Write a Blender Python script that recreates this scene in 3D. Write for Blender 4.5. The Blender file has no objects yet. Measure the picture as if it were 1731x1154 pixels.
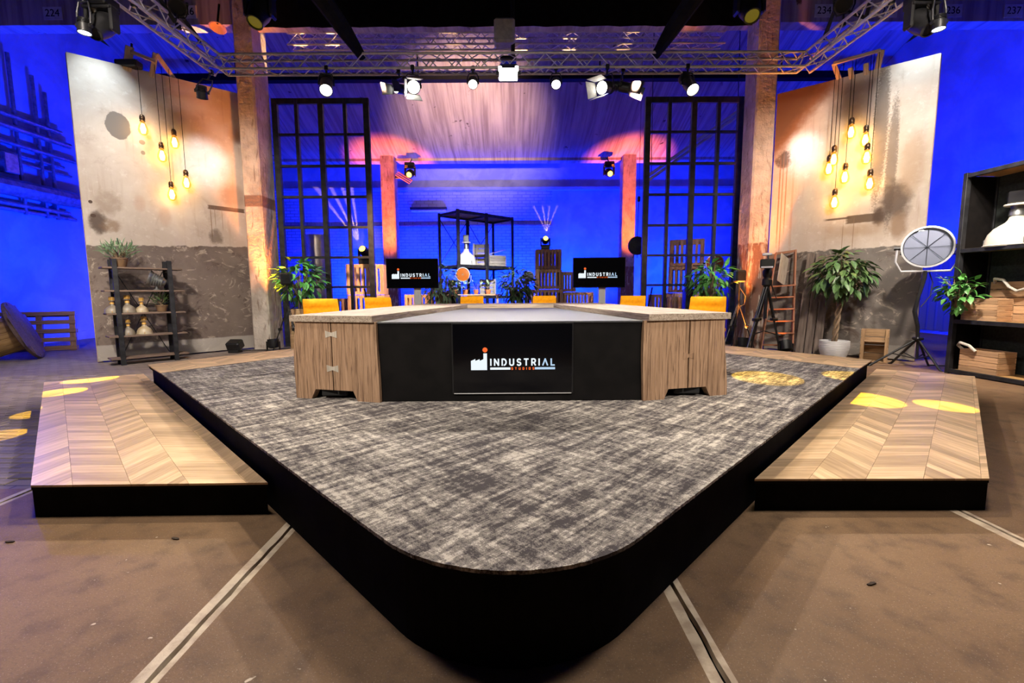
import bpy, math, random
from mathutils import Vector, Matrix, Quaternion
S = bpy.context.scene
COL = S.collection
PI = math.pi
rng = random.Random(7)

def lin(r, g, b):
    f = lambda c: (c/255/12.92) if c/255 <= .04045 else ((c/255+.055)/1.055)**2.4
    return (f(r), f(g), f(b))

# ------------------------------------------------------------------ camera, world, exposure, big lamps
cam_d = bpy.data.cameras.new('camera')
cam_d.sensor_width = 36.0
cam_d.lens = 765.0/1731*36
cam_d.clip_start = .05
cam_d.clip_end = 120
cam = bpy.data.objects.new('camera', cam_d)
COL.objects.link(cam)
pitch, yaw, roll = .108, .003, -.006
_f = Vector((math.sin(yaw), math.cos(yaw), 0)); _r = Vector((math.cos(yaw), -math.sin(yaw), 0)); _u = Vector((0, 0, 1))
_f2 = _f*math.cos(pitch)-_u*math.sin(pitch); _u2 = _u*math.cos(pitch)+_f*math.sin(pitch)
_r3 = _r*math.cos(roll)+_u2*math.sin(roll); _u3 = _u2*math.cos(roll)-_r*math.sin(roll)
cam.matrix_world = Matrix(((_r3.x, _u3.x, -_f2.x, 0), (_r3.y, _u3.y, -_f2.y, 0), (_r3.z, _u3.z, -_f2.z, 1.3), (0, 0, 0, 1)))
S.camera = cam

W = bpy.data.worlds.new('studio_dark')
S.world = W
W.use_nodes = True
W.node_tree.nodes['Background'].inputs[0].default_value = (.12, .16, .5, 1)
W.node_tree.nodes['Background'].inputs[1].default_value = .03
S.view_settings.view_transform = 'Standard'
S.view_settings.look = 'None'
S.view_settings.gamma = 1
S.view_settings.use_curve_mapping = False
S.view_settings.exposure = 0.0
try:
    S.cycles.use_denoising = True
    S.cycles.max_bounces = 6
    S.cycles.diffuse_bounces = 3
    S.cycles.transparent_max_bounces = 12
    S.cycles.sample_clamp_indirect = 4
except Exception:
    pass

WHITE = (1, .91, .79); COOL = (.74, .89, 1); BLUE = (.0, .017, 1); ORANGE = (1, .27, .035); YEL = (1, .62, .02); WARM = (1, .58, .20)

def aim(o, loc, tgt):
    o.location = loc
    o.rotation_euler = (Vector(tgt)-Vector(loc)).to_track_quat('-Z', 'Y').to_euler()

def spot(name, loc, tgt, w, col, ang=40, blend=.5, size=.05):
    d = bpy.data.lights.new(name, 'SPOT')
    d.energy = w; d.color = col; d.spot_size = math.radians(ang); d.spot_blend = blend; d.shadow_soft_size = size
    o = bpy.data.objects.new(name, d); COL.objects.link(o); aim(o, loc, tgt)
    return o

def area(name, loc, tgt, w, col, sx, sy=None, spread=180):
    d = bpy.data.lights.new(name, 'AREA')
    d.energy = w; d.color = col; d.shape = 'RECTANGLE'; d.size = sx; d.size_y = sy or sx; d.spread = math.radians(spread)
    o = bpy.data.objects.new(name, d); COL.objects.link(o); aim(o, loc, tgt)
    return o

def point(name, loc, w, col, size=.03):
    d = bpy.data.lights.new(name, 'POINT')
    d.energy = w; d.color = col; d.shadow_soft_size = size
    o = bpy.data.objects.new(name, d); COL.objects.link(o); o.location = loc
    return o

# key lamps of the rig, plus added fill spots (part of it hangs above the camera)
for sx in (-1, 1):
    area('key_softlight', (sx*2.4, 2.6, 5.5), (sx*1.1, 3.0, .3), 170, WHITE, .8, .8)
    spot('desk_profile', (sx*3.4, -1.2, 5.1), (sx*.9, 4.4, .75), 2000, WHITE, 27, .7, .12)
    spot('added_chair_spot', (sx*1.0, 1.6, 5.4), (sx*-1.3, 6.9, 1.0), 1700, WHITE, 40, .8, .1)  # added spot to brighten the chairs from the front
    spot('added_flat_fill', (sx*4.2, 2.5, 5.6), (sx*6.75, 9.5, 2.7), 2500, (1, .87, .74), 44, .7, .3)  # added unseen fill for the flats
    spot('stage_spot', (sx*1.75, 8.6, 4.95), (sx*.35, 3.0, .4), 1500, WHITE, 62, .6, .12)
    spot('stage_spot', (sx*.75, 8.6, 5.0), (sx*2.2, 3.4, .3), 1200, WHITE, 58, .7, .08)
    spot('par_spot', (sx*3.3, 8.5, 4.9), (sx*3.4, 3.9, .2), 560, WHITE, 68, .8, .08)
    spot('step_spot', (sx*.8, 4.6, 5.5), (sx*1.9, 2.9, .2), 750, (1,.88,.70), 30, 1.0, .1)
    spot('added_outer_fill', (sx*5.2, 5.0, 5.3), (sx*7.2, 7.2, 0), 1500, (1,.88,.76), 60, 1.0, .1)  # added to lift the floor outside the stage
    spot('crate_spot', (sx*2.3, 8.6, 5.1), (sx*3.4, 13.0, .9), 7000, (1, .60, .36), 34, .9, .08)
    spot('plant_spot', (sx*4.0, 8.5, 5.1), (sx*4.75, 10.4, 1.6), 650, (.80, 1, .70), 20, .8, .06)
    # blue wash of the hall: floods on the floor behind the flats and in the back room
    area('blue_flood', (sx*8.5, 12.5, .9), (sx*12.8, 11.6, 4.2), 700, BLUE, .6, .4, 130)
    area('blue_flood', (sx*8.9, 11.6, .9), (sx*12.8, 10.2, 5.6), 300, BLUE, .6, .4, 130)
    area('blue_flood', (sx*8.4, 14.6, .4), (sx*12.5, 19, 4.6), 180, BLUE, .8, .4, 130)
    area('blue_flood', (sx*3.2, 21.5, .3), (sx*3.5, 24, 3.0), 1000, BLUE, .8, .3, 112)
    area('blue_flood', (sx*8.0, 21.2, .3), (sx*8.0, 24, 3.2), 1000, BLUE, .8, .3, 112)
    # orange up-lights at the feet of the far pillars
    spot('orange_uplight', (sx*5.44, 18.9, .3), (sx*5.36, 20.9, 6.6), 9000, (1, .17, .02), 34, .8, .1)
area('blue_flood', (0, 21.5, .3), (0, 24, 3.0), 1100, BLUE, .8, .3, 112)
spot('added_rack_spot', (-.2, 8.6, 5.2), (-.75, 12.9, 1.8), 4200, (.95, .95, 1), 34, .8, .06)  # added to brighten the rack, its contents and the plants nearby
# added warm spot in place of stage bounce on the roof shell
spot('shell_bounce_spot', (-1.0, 9.3, 5.0), (-1.5, 18.3, 8.05), 9500, (1, .62, .46), 42, 1.0, .2)
spot('blue_floor_wash', (-9.6, 8.0, 3.0), (-3.5, 2.0, 0), 480, BLUE, 22, .9, .1)

# ------------------------------------------------------------------ mesh helpers
class MB:
    def __init__(s):
        s.v = []; s.f = []
    def add(s, vs, fs, M=None):
        n = len(s.v)
        s.v += [tuple((M @ Vector(v)) if M else v) for v in vs]
        s.f += [tuple(i+n for i in f) for f in fs]
        return s
    def box(s, c, d, R=None):
        x, y, z = d[0]/2, d[1]/2, d[2]/2
        vs = [(-x,-y,-z),(x,-y,-z),(x,y,-z),(-x,y,-z),(-x,-y,z),(x,-y,z),(x,y,z),(-x,y,z)]
        M = Matrix.Translation(c)
        if R is not None: M = M @ R.to_4x4()
        return s.add(vs, [(0,3,2,1),(4,5,6,7),(0,1,5,4),(1,2,6,5),(2,3,7,6),(3,0,4,7)], M)
    def cham(s, c, d, b, R=None):
        """box with chamfered edges"""
        x, y, z = d[0]/2, d[1]/2, d[2]/2
        M = Matrix.Translation(c)
        if R is not None: M = M @ R.to_4x4()
        vs = []
        for sx in (-1,1):
            for sy in (-1,1):
                for sz in (-1,1):
                    vs += [(sx*x, sy*(y-b), sz*(z-b)), (sx*(x-b), sy*y, sz*(z-b)), (sx*(x-b), sy*(y-b), sz*z)]
        I = lambda sx, sy, sz, k: (((sx+1)//2*4)+((sy+1)//2*2)+((sz+1)//2))*3+k
        fs = []
        for q in (-1,1):
            fs.append([I(q,-1,-1,0),I(q,1,-1,0),I(q,1,1,0),I(q,-1,1,0)][::q])
            fs.append([I(-1,q,-1,1),I(-1,q,1,1),I(1,q,1,1),I(1,q,-1,1)][::q])
            fs.append([I(-1,-1,q,2),I(1,-1,q,2),I(1,1,q,2),I(-1,1,q,2)][::q])
            for p in (-1,1):
                fs.append([I(q,p,-1,0),I(q,p,-1,1),I(q,p,1,1),I(q,p,1,0)][::-q*p])
                fs.append([I(q,-1,p,0),I(q,-1,p,2),I(q,1,p,2),I(q,1,p,0)][::q*p])
                fs.append([I(-1,q,p,1),I(-1,q,p,2),I(1,q,p,2),I(1,q,p,1)][::-q*p])
                for o in (-1,1):
                    fs.append([I(q,p,o,0),I(q,p,o,1),I(q,p,o,2)][::q*p*o])
        return s.add(vs, fs, M)
    def tube(s, pts, r, n=6, caps=True):
        P = [Vector(p) for p in pts]
        N = len(P)
        rr = r if isinstance(r, (list, tuple)) else [r]*N
        t0 = (P[1]-P[0]).normalized()
        a = Vector((0,0,1)) if abs(t0.z) < .9 else Vector((1,0,0))
        u = t0.cross(a).normalized()
        vs = []
        for i in range(N):
            t = (P[min(i+1,N-1)]-P[max(i-1,0)]).normalized()
            u = (u-t*u.dot(t)).normalized(); w = t.cross(u)
            for k in range(n):
                an = 2*PI*k/n
                vs.append(tuple(P[i]+(u*math.cos(an)+w*math.sin(an))*rr[i]))
        fs = [(i*n+k, i*n+(k+1)%n, (i+1)*n+(k+1)%n, (i+1)*n+k) for i in range(N-1) for k in range(n)]
        if caps: fs += [tuple(range(n))[::-1], tuple(range((N-1)*n, N*n))]
        return s.add(vs, fs)
    def lathe(s, prof, n=16, M=None):
        vs = []; fs = []
        N = len(prof)
        for (r, z) in prof:
            for k in range(n):
                an = 2*PI*k/n
                vs.append((max(r,1e-4)*math.cos(an), max(r,1e-4)*math.sin(an), z))
        for i in range(N-1):
            for k in range(n):
                fs.append((i*n+k, i*n+(k+1)%n, (i+1)*n+(k+1)%n, (i+1)*n+k))
        fs += [tuple(range(n))[::-1], tuple(range((N-1)*n, N*n))]
        return s.add(vs, fs, M)
    def prism(s, poly, z0, z1, M=None):
        n = len(poly)
        a = sum(poly[i][0]*poly[(i+1)%n][1]-poly[(i+1)%n][0]*poly[i][1] for i in range(n))
        if a < 0: poly = poly[::-1]
        vs = [(x,y,z0) for x,y in poly]+[(x,y,z1) for x,y in poly]
        fs = [tuple(range(n))[::-1], tuple(range(n,2*n))]+[(i,(i+1)%n,(i+1)%n+n,i+n) for i in range(n)]
        return s.add(vs, fs, M)
    def mesh(s, name, m, smooth=False, ang=35):
        me = bpy.data.meshes.new(name)
        me.from_pydata(s.v, [], s.f)
        if m: me.materials.append(m)
        if smooth:
            me.polygons.foreach_set('use_smooth', [True]*len(me.polygons))
            me.set_sharp_from_angle(angle=math.radians(ang))
        me.update()
        return me
    def build(s, name, m, parent=None, world=False, smooth=False, ang=35):
        return put(name, s.mesh(name, m, smooth, ang), parent, world)

def put(name, me, parent=None, world=False, M=None):
    o = bpy.data.objects.new(name, me); COL.objects.link(o)
    if parent is not None:
        o.parent = parent
        if world:                                  # mesh given in world coordinates under an unrotated thing
            q = parent; off = Vector((0,0,0))
            while q is not None: off += q.location; q = q.parent
            o.location = -off
    if M is not None: o.matrix_local = M
    return o

def tag(o, label=None, cat=None, group=None, kind=None):
    if label: o['label'] = label
    if cat: o['category'] = cat
    if group: o['group'] = group
    if kind: o['kind'] = kind
    return o

def thing(name, label, cat, loc=(0,0,0), rz=0, group=None):
    o = bpy.data.objects.new(name, None); COL.objects.link(o)
    o.empty_display_size = .1
    o.location = loc; o.rotation_euler = (0,0,rz)
    return tag(o, label, cat, group)

def dup(root, loc, rz=None, label=None, scale=None):
    r = root.copy(); COL.objects.link(r); r.location = loc
    if rz is not None: r.rotation_euler = (0,0,rz)
    if label: r['label'] = label
    if scale: r.scale = scale
    for ch in list(root.children):
        c = ch.copy(); COL.objects.link(c); c.parent = r
        for g in list(ch.children):
            d = g.copy(); COL.objects.link(d); d.parent = c
    return r

def frame(d, n):
    """rotation with local x along d, local z along n"""
    x = Vector(d).normalized(); z = Vector(n); z = (z-x*z.dot(x)).normalized(); y = z.cross(x)
    return Matrix((x, y, z)).transposed()

_pc = {}
def plank(name, L, w, t, c, d, n, m, parent, b=.004, world=False):
    """a board: length L along d, thickness t along n; alike boards share one mesh"""
    key = (round(L,3), round(w,3), round(t,3), m.name, b)
    if key not in _pc:
        _pc[key] = MB().cham((0,0,0), (L,w,t), min(b, t*.3)).mesh(name, m)
    M = Matrix.Translation(c) @ frame(d, n).to_4x4()
    o = put(name, _pc[key], parent)
    if world and parent is not None: M = Matrix.Translation(-parent.location) @ M
    o.matrix_local = M
    return o

def clip(poly, conv):
    """Sutherland-Hodgman: poly clipped by the convex polygon conv (counter-clockwise)"""
    a = sum(conv[i][0]*conv[(i+1)%len(conv)][1]-conv[(i+1)%len(conv)][0]*conv[i][1] for i in range(len(conv)))
    if a < 0: conv = conv[::-1]
    out = poly
    for i in range(len(conv)):
        A, B = conv[i], conv[(i+1)%len(conv)]
        side = lambda p: (B[0]-A[0])*(p[1]-A[1])-(B[1]-A[1])*(p[0]-A[0])
        res = []
        for j in range(len(out)):
            P, Q = out[j], out[(j+1)%len(out)]
            sp, sq = side(P), side(Q)
            if sp >= 0: res.append(P)
            if (sp >= 0) != (sq >= 0):
                t = sp/(sp-sq); res.append((P[0]+(Q[0]-P[0])*t, P[1]+(Q[1]-P[1])*t))
        out = res
        if len(out) < 3: return []
    return out

def parea(p):
    return abs(sum(p[i][0]*p[(i+1)%len(p)][1]-p[(i+1)%len(p)][0]*p[i][1] for i in range(len(p))))/2

# ------------------------------------------------------------------ materials
class NT:
    def __init__(s, name):
        s.m = bpy.data.materials.new(name); s.m.use_nodes = True
        s.t = s.m.node_tree; s.b = s.t.nodes['Principled BSDF']; s.out = s.t.nodes['Material Output']
    def n(s, typ, **kw):
        k = s.t.nodes.new(typ)
        for a, v in kw.items(): setattr(k, a, v)
        return k
    def ln(s, a, b): s.t.links.new(a, b)
    def val(s, sock, v):
        if hasattr(v, 'is_output'): s.ln(v, sock)
        else: sock.default_value = v
    def turned(s, ang, scale):
        a = s.coord((1,1,1), (0,0,ang)); mp = s.n('ShaderNodeMapping'); s.ln(a, mp.inputs[0]); mp.inputs['Scale'].default_value = scale
        return mp.outputs[0]
    def coord(s, scale=(1,1,1), rot=(0,0,0), loc=(0,0,0), kind='Object'):
        c = s.n('ShaderNodeTexCoord'); mp = s.n('ShaderNodeMapping')
        s.ln(c.outputs[kind], mp.inputs[0])
        mp.inputs['Scale'].default_value = scale; mp.inputs['Rotation'].default_value = rot; mp.inputs['Location'].default_value = loc
        return mp.outputs[0]
    def noise(s, vec, scale=5, detail=4, rough=.55, dist=0):
        k = s.n('ShaderNodeTexNoise'); s.ln(vec, k.inputs['Vector'])
        k.inputs['Scale'].default_value = scale; k.inputs['Detail'].default_value = detail
        k.inputs['Roughness'].default_value = rough; k.inputs['Distortion'].default_value = dist
        return k.outputs['Fac']
    def ramp(s, fac, lo=.4, hi=.6, a=0., b=1.):
        k = s.n('ShaderNodeMapRange'); k.interpolation_type = 'SMOOTHSTEP'
        s.ln(fac, k.inputs[0])
        for i, v in enumerate((lo, hi, a, b)): k.inputs[i+1].default_value = v
        return k.outputs[0]
    def math(s, op, a, b=0.):
        k = s.n('ShaderNodeMath', operation=op); s.val(k.inputs[0], a); s.val(k.inputs[1], b)
        return k.outputs[0]
    def mix(s, fac, a, b, blend='MIX'):
        k = s.n('ShaderNodeMix', data_type='RGBA', blend_type=blend)
        s.val(k.inputs[0], fac)
        s.val(k.inputs[6], (*a, 1) if isinstance(a, tuple) else a); s.val(k.inputs[7], (*b, 1) if isinstance(b, tuple) else b)
        return k.outputs[2]
    def sep(s, vec):
        k = s.n('ShaderNodeSeparateXYZ'); s.ln(vec, k.inputs[0]); return k.outputs
    def rand(s):
        return s.n('ShaderNodeObjectInfo').outputs['Random']
    def vary(s, col, amt):
        k = s.n('ShaderNodeHueSaturation'); s.val(k.inputs['Color'], col if hasattr(col, 'is_output') else (*col, 1))
        s.ln(s.math('MULTIPLY_ADD', s.rand(), amt), k.inputs['Value'])
        k.inputs['Value'].links[0].from_node.inputs[2].default_value = 1-amt/2
        return k.outputs[0]
    def bump(s, h, strength=.3, dist=.01):
        k = s.n('ShaderNodeBump'); k.inputs['Strength'].default_value = strength; k.inputs['Distance'].default_value = dist
        s.ln(h, k.inputs['Height']); s.ln(k.outputs[0], s.b.inputs['Normal'])
    def done(s, col, rough=.6, metal=0., spec=.5):
        s.val(s.b.inputs['Base Color'], (*col, 1) if isinstance(col, tuple) else col)
        s.val(s.b.inputs['Roughness'], rough); s.b.inputs['Metallic'].default_value = metal
        s.b.inputs['Specular IOR Level'].default_value = spec
        return s.m

def simple(name, c, c2=None, rough=.6, metal=0., ns=6, sc=(1,1,1), lo=.35, hi=.65, vary=0., bump=0., bns=40, bd=.004, spec=.5, detail=4, dist=0, c3=None):
    g = NT(name); v = g.coord(sc)
    col = c
    if c2: col = g.mix(g.ramp(g.noise(v, ns, detail, dist=dist), lo, hi), c, c2)
    if c3: col = g.mix(g.ramp(g.noise(v, ns*4.3, 5), .55, .75), col, c3)
    if vary: col = g.vary(col, vary)
    if bump: g.bump(g.noise(v, bns, 3), bump, bd)
    return g.done(col, rough, metal, spec)

def emit(name, c, st):
    g = NT(name); g.b.inputs['Emission Color'].default_value = (*c, 1); g.b.inputs['Emission Strength'].default_value = st
    return g.done((.02,.02,.02), .4)

m_black = simple('black_paint', (.0045,.004,.004), (.007,.006,.006), rough=.7, spec=.1)
m_blackmetal = simple('black_metal', (.012,.012,.013), (.022,.022,.024), rough=.38, metal=.3, bump=.05)
m_cloth = simple('black_cloth', (.004,.004,.005), (.007,.007,.008), rough=.95, spec=.1)
m_rubber = simple('black_rubber', (.01,.01,.01), rough=.8)
m_alu = simple('aluminium', (.62,.58,.54), (.5,.47,.44), rough=.45, metal=.3, ns=12)
m_steel = simple('grey_steel', (.34,.35,.35), (.22,.23,.23), rough=.4, metal=.8, ns=9)
m_oldblack = simple('old_black_steel', (.016,.017,.02), (.035,.036,.042), rough=.5, metal=.4, ns=7, bump=.15, bns=25)
m_conc = simple('pillar_concrete', (.50,.45,.40), (.33,.29,.26), rough=.85, ns=2.4, bump=.5, bns=18, bd=.02, c3=(.20,.16,.13), detail=7)
m_wall = simple('painted_wall', (.38,.45,.56), (.27,.32,.42), rough=.8, ns=1.1, bump=.35, bns=6, bd=.02, detail=7, dist=.6)
m_shell = None
m_crate = simple('crate_wood', (.60,.37,.20), (.44,.26,.14), rough=.75, ns=5, sc=(1,12,12), vary=.45, bump=.2, bns=60)
m_crate_mid = simple('crate_wood_mid', (.40,.25,.13), (.28,.17,.085), rough=.75, ns=5, sc=(1,12,12), vary=.3, bump=.2, bns=60)
m_crate_red = simple('crate_wood_dark', (.34,.18,.105), (.24,.12,.075), rough=.75, ns=5, sc=(1,12,12), vary=.4, bump=.2, bns=60)
m_crate_pale = simple('crate_wood_pale', (.47,.42,.35), (.34,.29,.23), rough=.8, ns=5, sc=(1,12,12), vary=.3, bump=.2, bns=60)
m_shelfwood = simple('shelf_wood', (.20,.135,.10), (.12,.08,.06), rough=.7, ns=4, sc=(1,14,14), vary=.2)
m_pallet = simple('pallet_wood', (.30,.17,.11), (.20,.11,.07), rough=.8, ns=4, sc=(1,10,10), vary=.3)
m_spool = simple('spool_wood', (.55,.34,.15), (.40,.23,.09), rough=.7, ns=4, sc=(1,10,10), vary=.35)
m_spooldisc = simple('spool_disc_wood', (.16,.10,.09), (.10,.06,.06), rough=.75, ns=5, sc=(2,12,2))
m_timber = simple('pale_timber', (.66,.50,.32), (.52,.38,.23), rough=.7, ns=4, sc=(1,12,12))
m_ladder = simple('ladder_wood', (.34,.14,.07), (.24,.10,.05), rough=.6, ns=4, sc=(1,12,12), vary=.2)
m_oldplank = simple('weathered_plank', (.19,.145,.12), (.10,.075,.062), rough=.85, ns=3.5, sc=(.8,14,14), detail=7, bump=.3, bns=30)
m_orange = simple('orange_felt', (.90,.38,.006), (.80,.32,.005), rough=.85, ns=30, bump=.25, bns=220, bd=.002, spec=.2)
m_leaf = simple('leaf_green', (.06,.22,.045), (.12,.36,.08), rough=.42, ns=6, vary=.7)
m_leafd = simple('leaf_dark', (.045,.10,.03), (.085,.16,.05), rough=.42, ns=6, vary=.7)
m_leafg = simple('leaf_grey_green', (.15,.25,.13), (.22,.34,.19), rough=.5, ns=6, vary=.6)
m_bark = simple('bark', (.26,.18,.11), (.15,.10,.06), rough=.85, ns=14, bump=.4, bns=40)
m_potw = simple('white_ceramic', (.72,.72,.72), (.64,.64,.64), rough=.4, ns=5)
m_potb = simple('brown_pot', (.12,.07,.04), (.20,.12,.06), rough=.6, ns=7)
m_terra = simple('terracotta', (.62,.22,.07), (.5,.17,.05), rough=.7, ns=7)
m_soil = simple('soil', (.03,.02,.014), rough=.95)
m_enamel = simple('white_enamel', (.64,.60,.52), (.52,.48,.40), rough=.28, ns=4, lo=.5, hi=.8)
m_enamelold = simple('old_enamel', (.30,.22,.11), (.40,.34,.24), rough=.45, ns=6)
m_ochre = simple('ochre_metal', (.62,.36,.08), (.48,.26,.06), rough=.5, ns=6)
m_rope = simple('rope', (.74,.70,.62), (.58,.53,.45), rough=.9, ns=60)
m_tvframe = simple('tv_plastic', (.01,.01,.011), rough=.3)
m_silver = simple('silver_lacquer', (.60,.60,.62), rough=.35, metal=.4)
m_brass = simple('brass_socket', (.20,.12,.07), (.12,.07,.04), rough=.35, metal=.8)
m_duct = simple('galvanised_duct', (.45,.40,.36), (.32,.29,.27), rough=.35, metal=.8, ns=3)
m_white = simple('white_plate', (.75,.73,.75), (.6,.58,.6), rough=.7)
m_pink = simple('lamp_reflector', (.7,.4,.34), rough=.3, metal=.3)
m_tape = simple('grey_wrap', (.46,.44,.40), (.34,.32,.30), rough=.7, ns=9, bump=.4, bns=12, bd=.02)
m_mirror = simple('lamp_mirror', (.55,.56,.62), rough=.36, metal=.7)
m_lensw = emit('white_lens', (1,.96,.88), 14)
m_lensc = emit('cool_lens', (.8,.93,1), 10)
m_lensy = emit('yellow_lens', (1,.72,.06), 9)
m_dlens = emit('dim_yellow_lens', (1,.75,.05), .12)
m_soft = emit('softlight_panel', (1,.97,.92), 14)
m_fil = emit('glowing_filament', (1,.62,.18), 30)
m_logow = emit('screen_white', (.84,.93,1), 1.0)
m_logob = emit('screen_pale_blue', (.50,.70,.92), .9)
m_logoo = emit('screen_orange', (1,.13,.008), 1.0)
g = NT('screen_black')
m_screen = g.done((.002,.002,.003), .12, 0, .35)

# bulbs: thin amber glass
g = NT('amber_glass')
tr = g.n('ShaderNodeBsdfTransparent'); tr.inputs[0].default_value = (1,.86,.56,1)
gl = g.n('ShaderNodeBsdfGlossy'); gl.inputs[0].default_value = (1,.9,.7,1); gl.inputs['Roughness'].default_value = .05
mx = g.n('ShaderNodeMixShader'); mx.inputs[0].default_value = .05; g.ln(tr.outputs[0], mx.inputs[1]); g.ln(gl.outputs[0], mx.inputs[2])
g.ln(mx.outputs[0], g.out.inputs[0]); m_bulb = g.m
# clear glass of the old studio lamp and the small panes
g = NT('clear_glass')
tr = g.n('ShaderNodeBsdfTransparent'); tr.inputs[0].default_value = (.93,.95,1,1)
gl = g.n('ShaderNodeBsdfGlossy'); gl.inputs['Roughness'].default_value = .03
fr = g.n('ShaderNodeFresnel'); fr.inputs[0].default_value = 1.6
mx = g.n('ShaderNodeMixShader'); g.ln(fr.outputs[0], mx.inputs[0]); g.ln(tr.outputs[0], mx.inputs[1]); g.ln(gl.outputs[0], mx.inputs[2])
g.ln(mx.outputs[0], g.out.inputs[0]); m_glass = g.m

# studio floor: brown worn concrete
g = NT('brown_concrete_floor'); v = g.coord()
c = g.mix(g.ramp(g.noise(v, .9, 6, .6, .4), .3, .7), (.180,.100,.050), (.245,.148,.080))
c = g.mix(g.ramp(g.noise(v, 7, 6), .45, .75), c, (.125,.073,.041))
c = g.mix(g.ramp(g.noise(v, 90, 3), .52, .68, 0, .45), c, (.12,.08,.055))
c = g.mix(g.ramp(g.noise(v, 160, 2), .62, .70, 0, .5), c, (.50,.40,.30))
c = g.mix(g.ramp(g.noise(v, 14, 2), .735, .76), c, (.62,.50,.38))
g.bump(g.noise(v, 120, 4), .35, .004)
m_floor = g.done(c, .62, 0, .35)
g = NT('worn_joint_strip'); v = g.coord((1,1,1))
c = g.mix(g.ramp(g.noise(v, 9, 5), .4, .62), (.62,.50,.37), (.42,.31,.22))
g.bump(g.noise(v, 40, 4), .5, .006)
m_strip = g.done(c, .6)
g = NT('paver'); v = g.coord()
c = g.vary(g.mix(g.ramp(g.noise(v, 12, 5), .35, .7), (.19,.15,.135), (.28,.22,.19)), .5)
g.bump(g.noise(v, 60, 4), .4, .005)
m_paver = g.done(c, .7)
g = NT('paver_floor'); v = g.coord()
bt = g.n('ShaderNodeTexBrick'); g.ln(v, bt.inputs['Vector']); bt.inputs['Scale'].default_value = 1
bt.inputs['Brick Width'].default_value = .2; bt.inputs['Row Height'].default_value = .1; bt.inputs['Mortar Size'].default_value = .006
bt.inputs['Color1'].default_value = (.18,.14,.125,1); bt.inputs['Color2'].default_value = (.26,.205,.18,1); bt.inputs['Mortar'].default_value = (.03,.025,.022,1)
g.bump(bt.outputs['Fac'], -.5, .01)
m_paverfar = g.done(g.mix(g.ramp(g.noise(v, 5, 5), .4, .7, 0, .5), bt.outputs['Color'], (.22,.18,.16)), .7)

# chevron boards
g = NT('oak_board'); v = g.coord((1.2,16,16)); r = g.rand()
v2 = g.n('ShaderNodeVectorMath', operation='ADD'); g.ln(v, v2.inputs[0])
cx = g.n('ShaderNodeCombineXYZ'); g.ln(g.math('MULTIPLY', r, 37.), cx.inputs[0]); g.ln(g.math('MULTIPLY', r, 91.), cx.inputs[1]); g.ln(cx.outputs[0], v2.inputs[1])
c = g.mix(g.ramp(g.noise(v2.outputs[0], 2.2, 6, .6, .5), .3, .72), (.66,.46,.28), (.47,.305,.175))
c = g.vary(c, .55)
m_oak = g.done(c, .42, 0, .4)

# carpet: streaks woven in two crossed directions
g = NT('grey_streaked_carpet')
a1 = g.noise(g.turned(-PI/4, (.9,6.5,1)), 3.0, 10, .74, .2)
a2 = g.noise(g.turned(-PI/4, (6.5,.9,1)), 3.0, 10, .74, .2)
a3 = g.noise(g.coord((1,1,1)), 170, 3, .6)
a5 = g.noise(g.coord((1,1,1)), 38, 5, .7)
a4 = g.noise(g.coord((1,1,1)), 1.3, 4)
w = g.math('ADD', g.math('MULTIPLY', a1, .60), g.math('MULTIPLY', a2, .40))
for a_, k_ in ((a3, .20), (a5, .34), (a4, .14)):
    w = g.math('ADD', w, g.math('MULTIPLY', g.math('SUBTRACT', a_, .5), k_))
c = g.mix(g.ramp(w, .44, .515), (.062,.053,.055), (.205,.182,.165))
c = g.mix(g.ramp(w, .525, .60), c, (.50,.445,.385))
g.bump(a3, .7, .008)
m_carpet = g.done(c, .95, 0, .1)

# rough desk timber, grain along local x
def rough_timber(name, a, b, dark):
    g = NT(name); v = g.coord((.9,13,13))
    c = g.mix(g.ramp(g.noise(v, 2.4, 8, .65, 1.2), .3, .68), a, b)
    c = g.mix(g.ramp(g.noise(g.coord((.7,26,26), loc=(3,1,2)), 2.6, 8, .68, .8), .50, .62), c, dark)
    c = g.mix(g.ramp(g.noise(g.coord((.35,5,5), loc=(5,2,2)), 2.0, 4, .6, 1.5), .5, .7, 0, .55), c, dark)
    g.bump(g.noise(v, 4.5, 6), .6, .012)
    return g.done(g.vary(c, .12), .7, 0, .3)
m_desk = rough_timber('rough_desk_timber', (.42,.265,.165), (.30,.18,.105), (.14,.078,.045))
m_desktop = rough_timber('rough_desk_top_timber', (.42,.34,.27), (.30,.235,.18), (.17,.125,.09))

# ------------------------------------------------------------------ structure of the hall
XW = 12.8; YB = 24.0
SEAMS = (-3.22, -1.235, .715, 2.65)

def struct(name, mb, m, label=None, **k):
    o = mb.build(name, m, **k); o['kind'] = 'structure'
    if label: o['label'] = label
    return o

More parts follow.
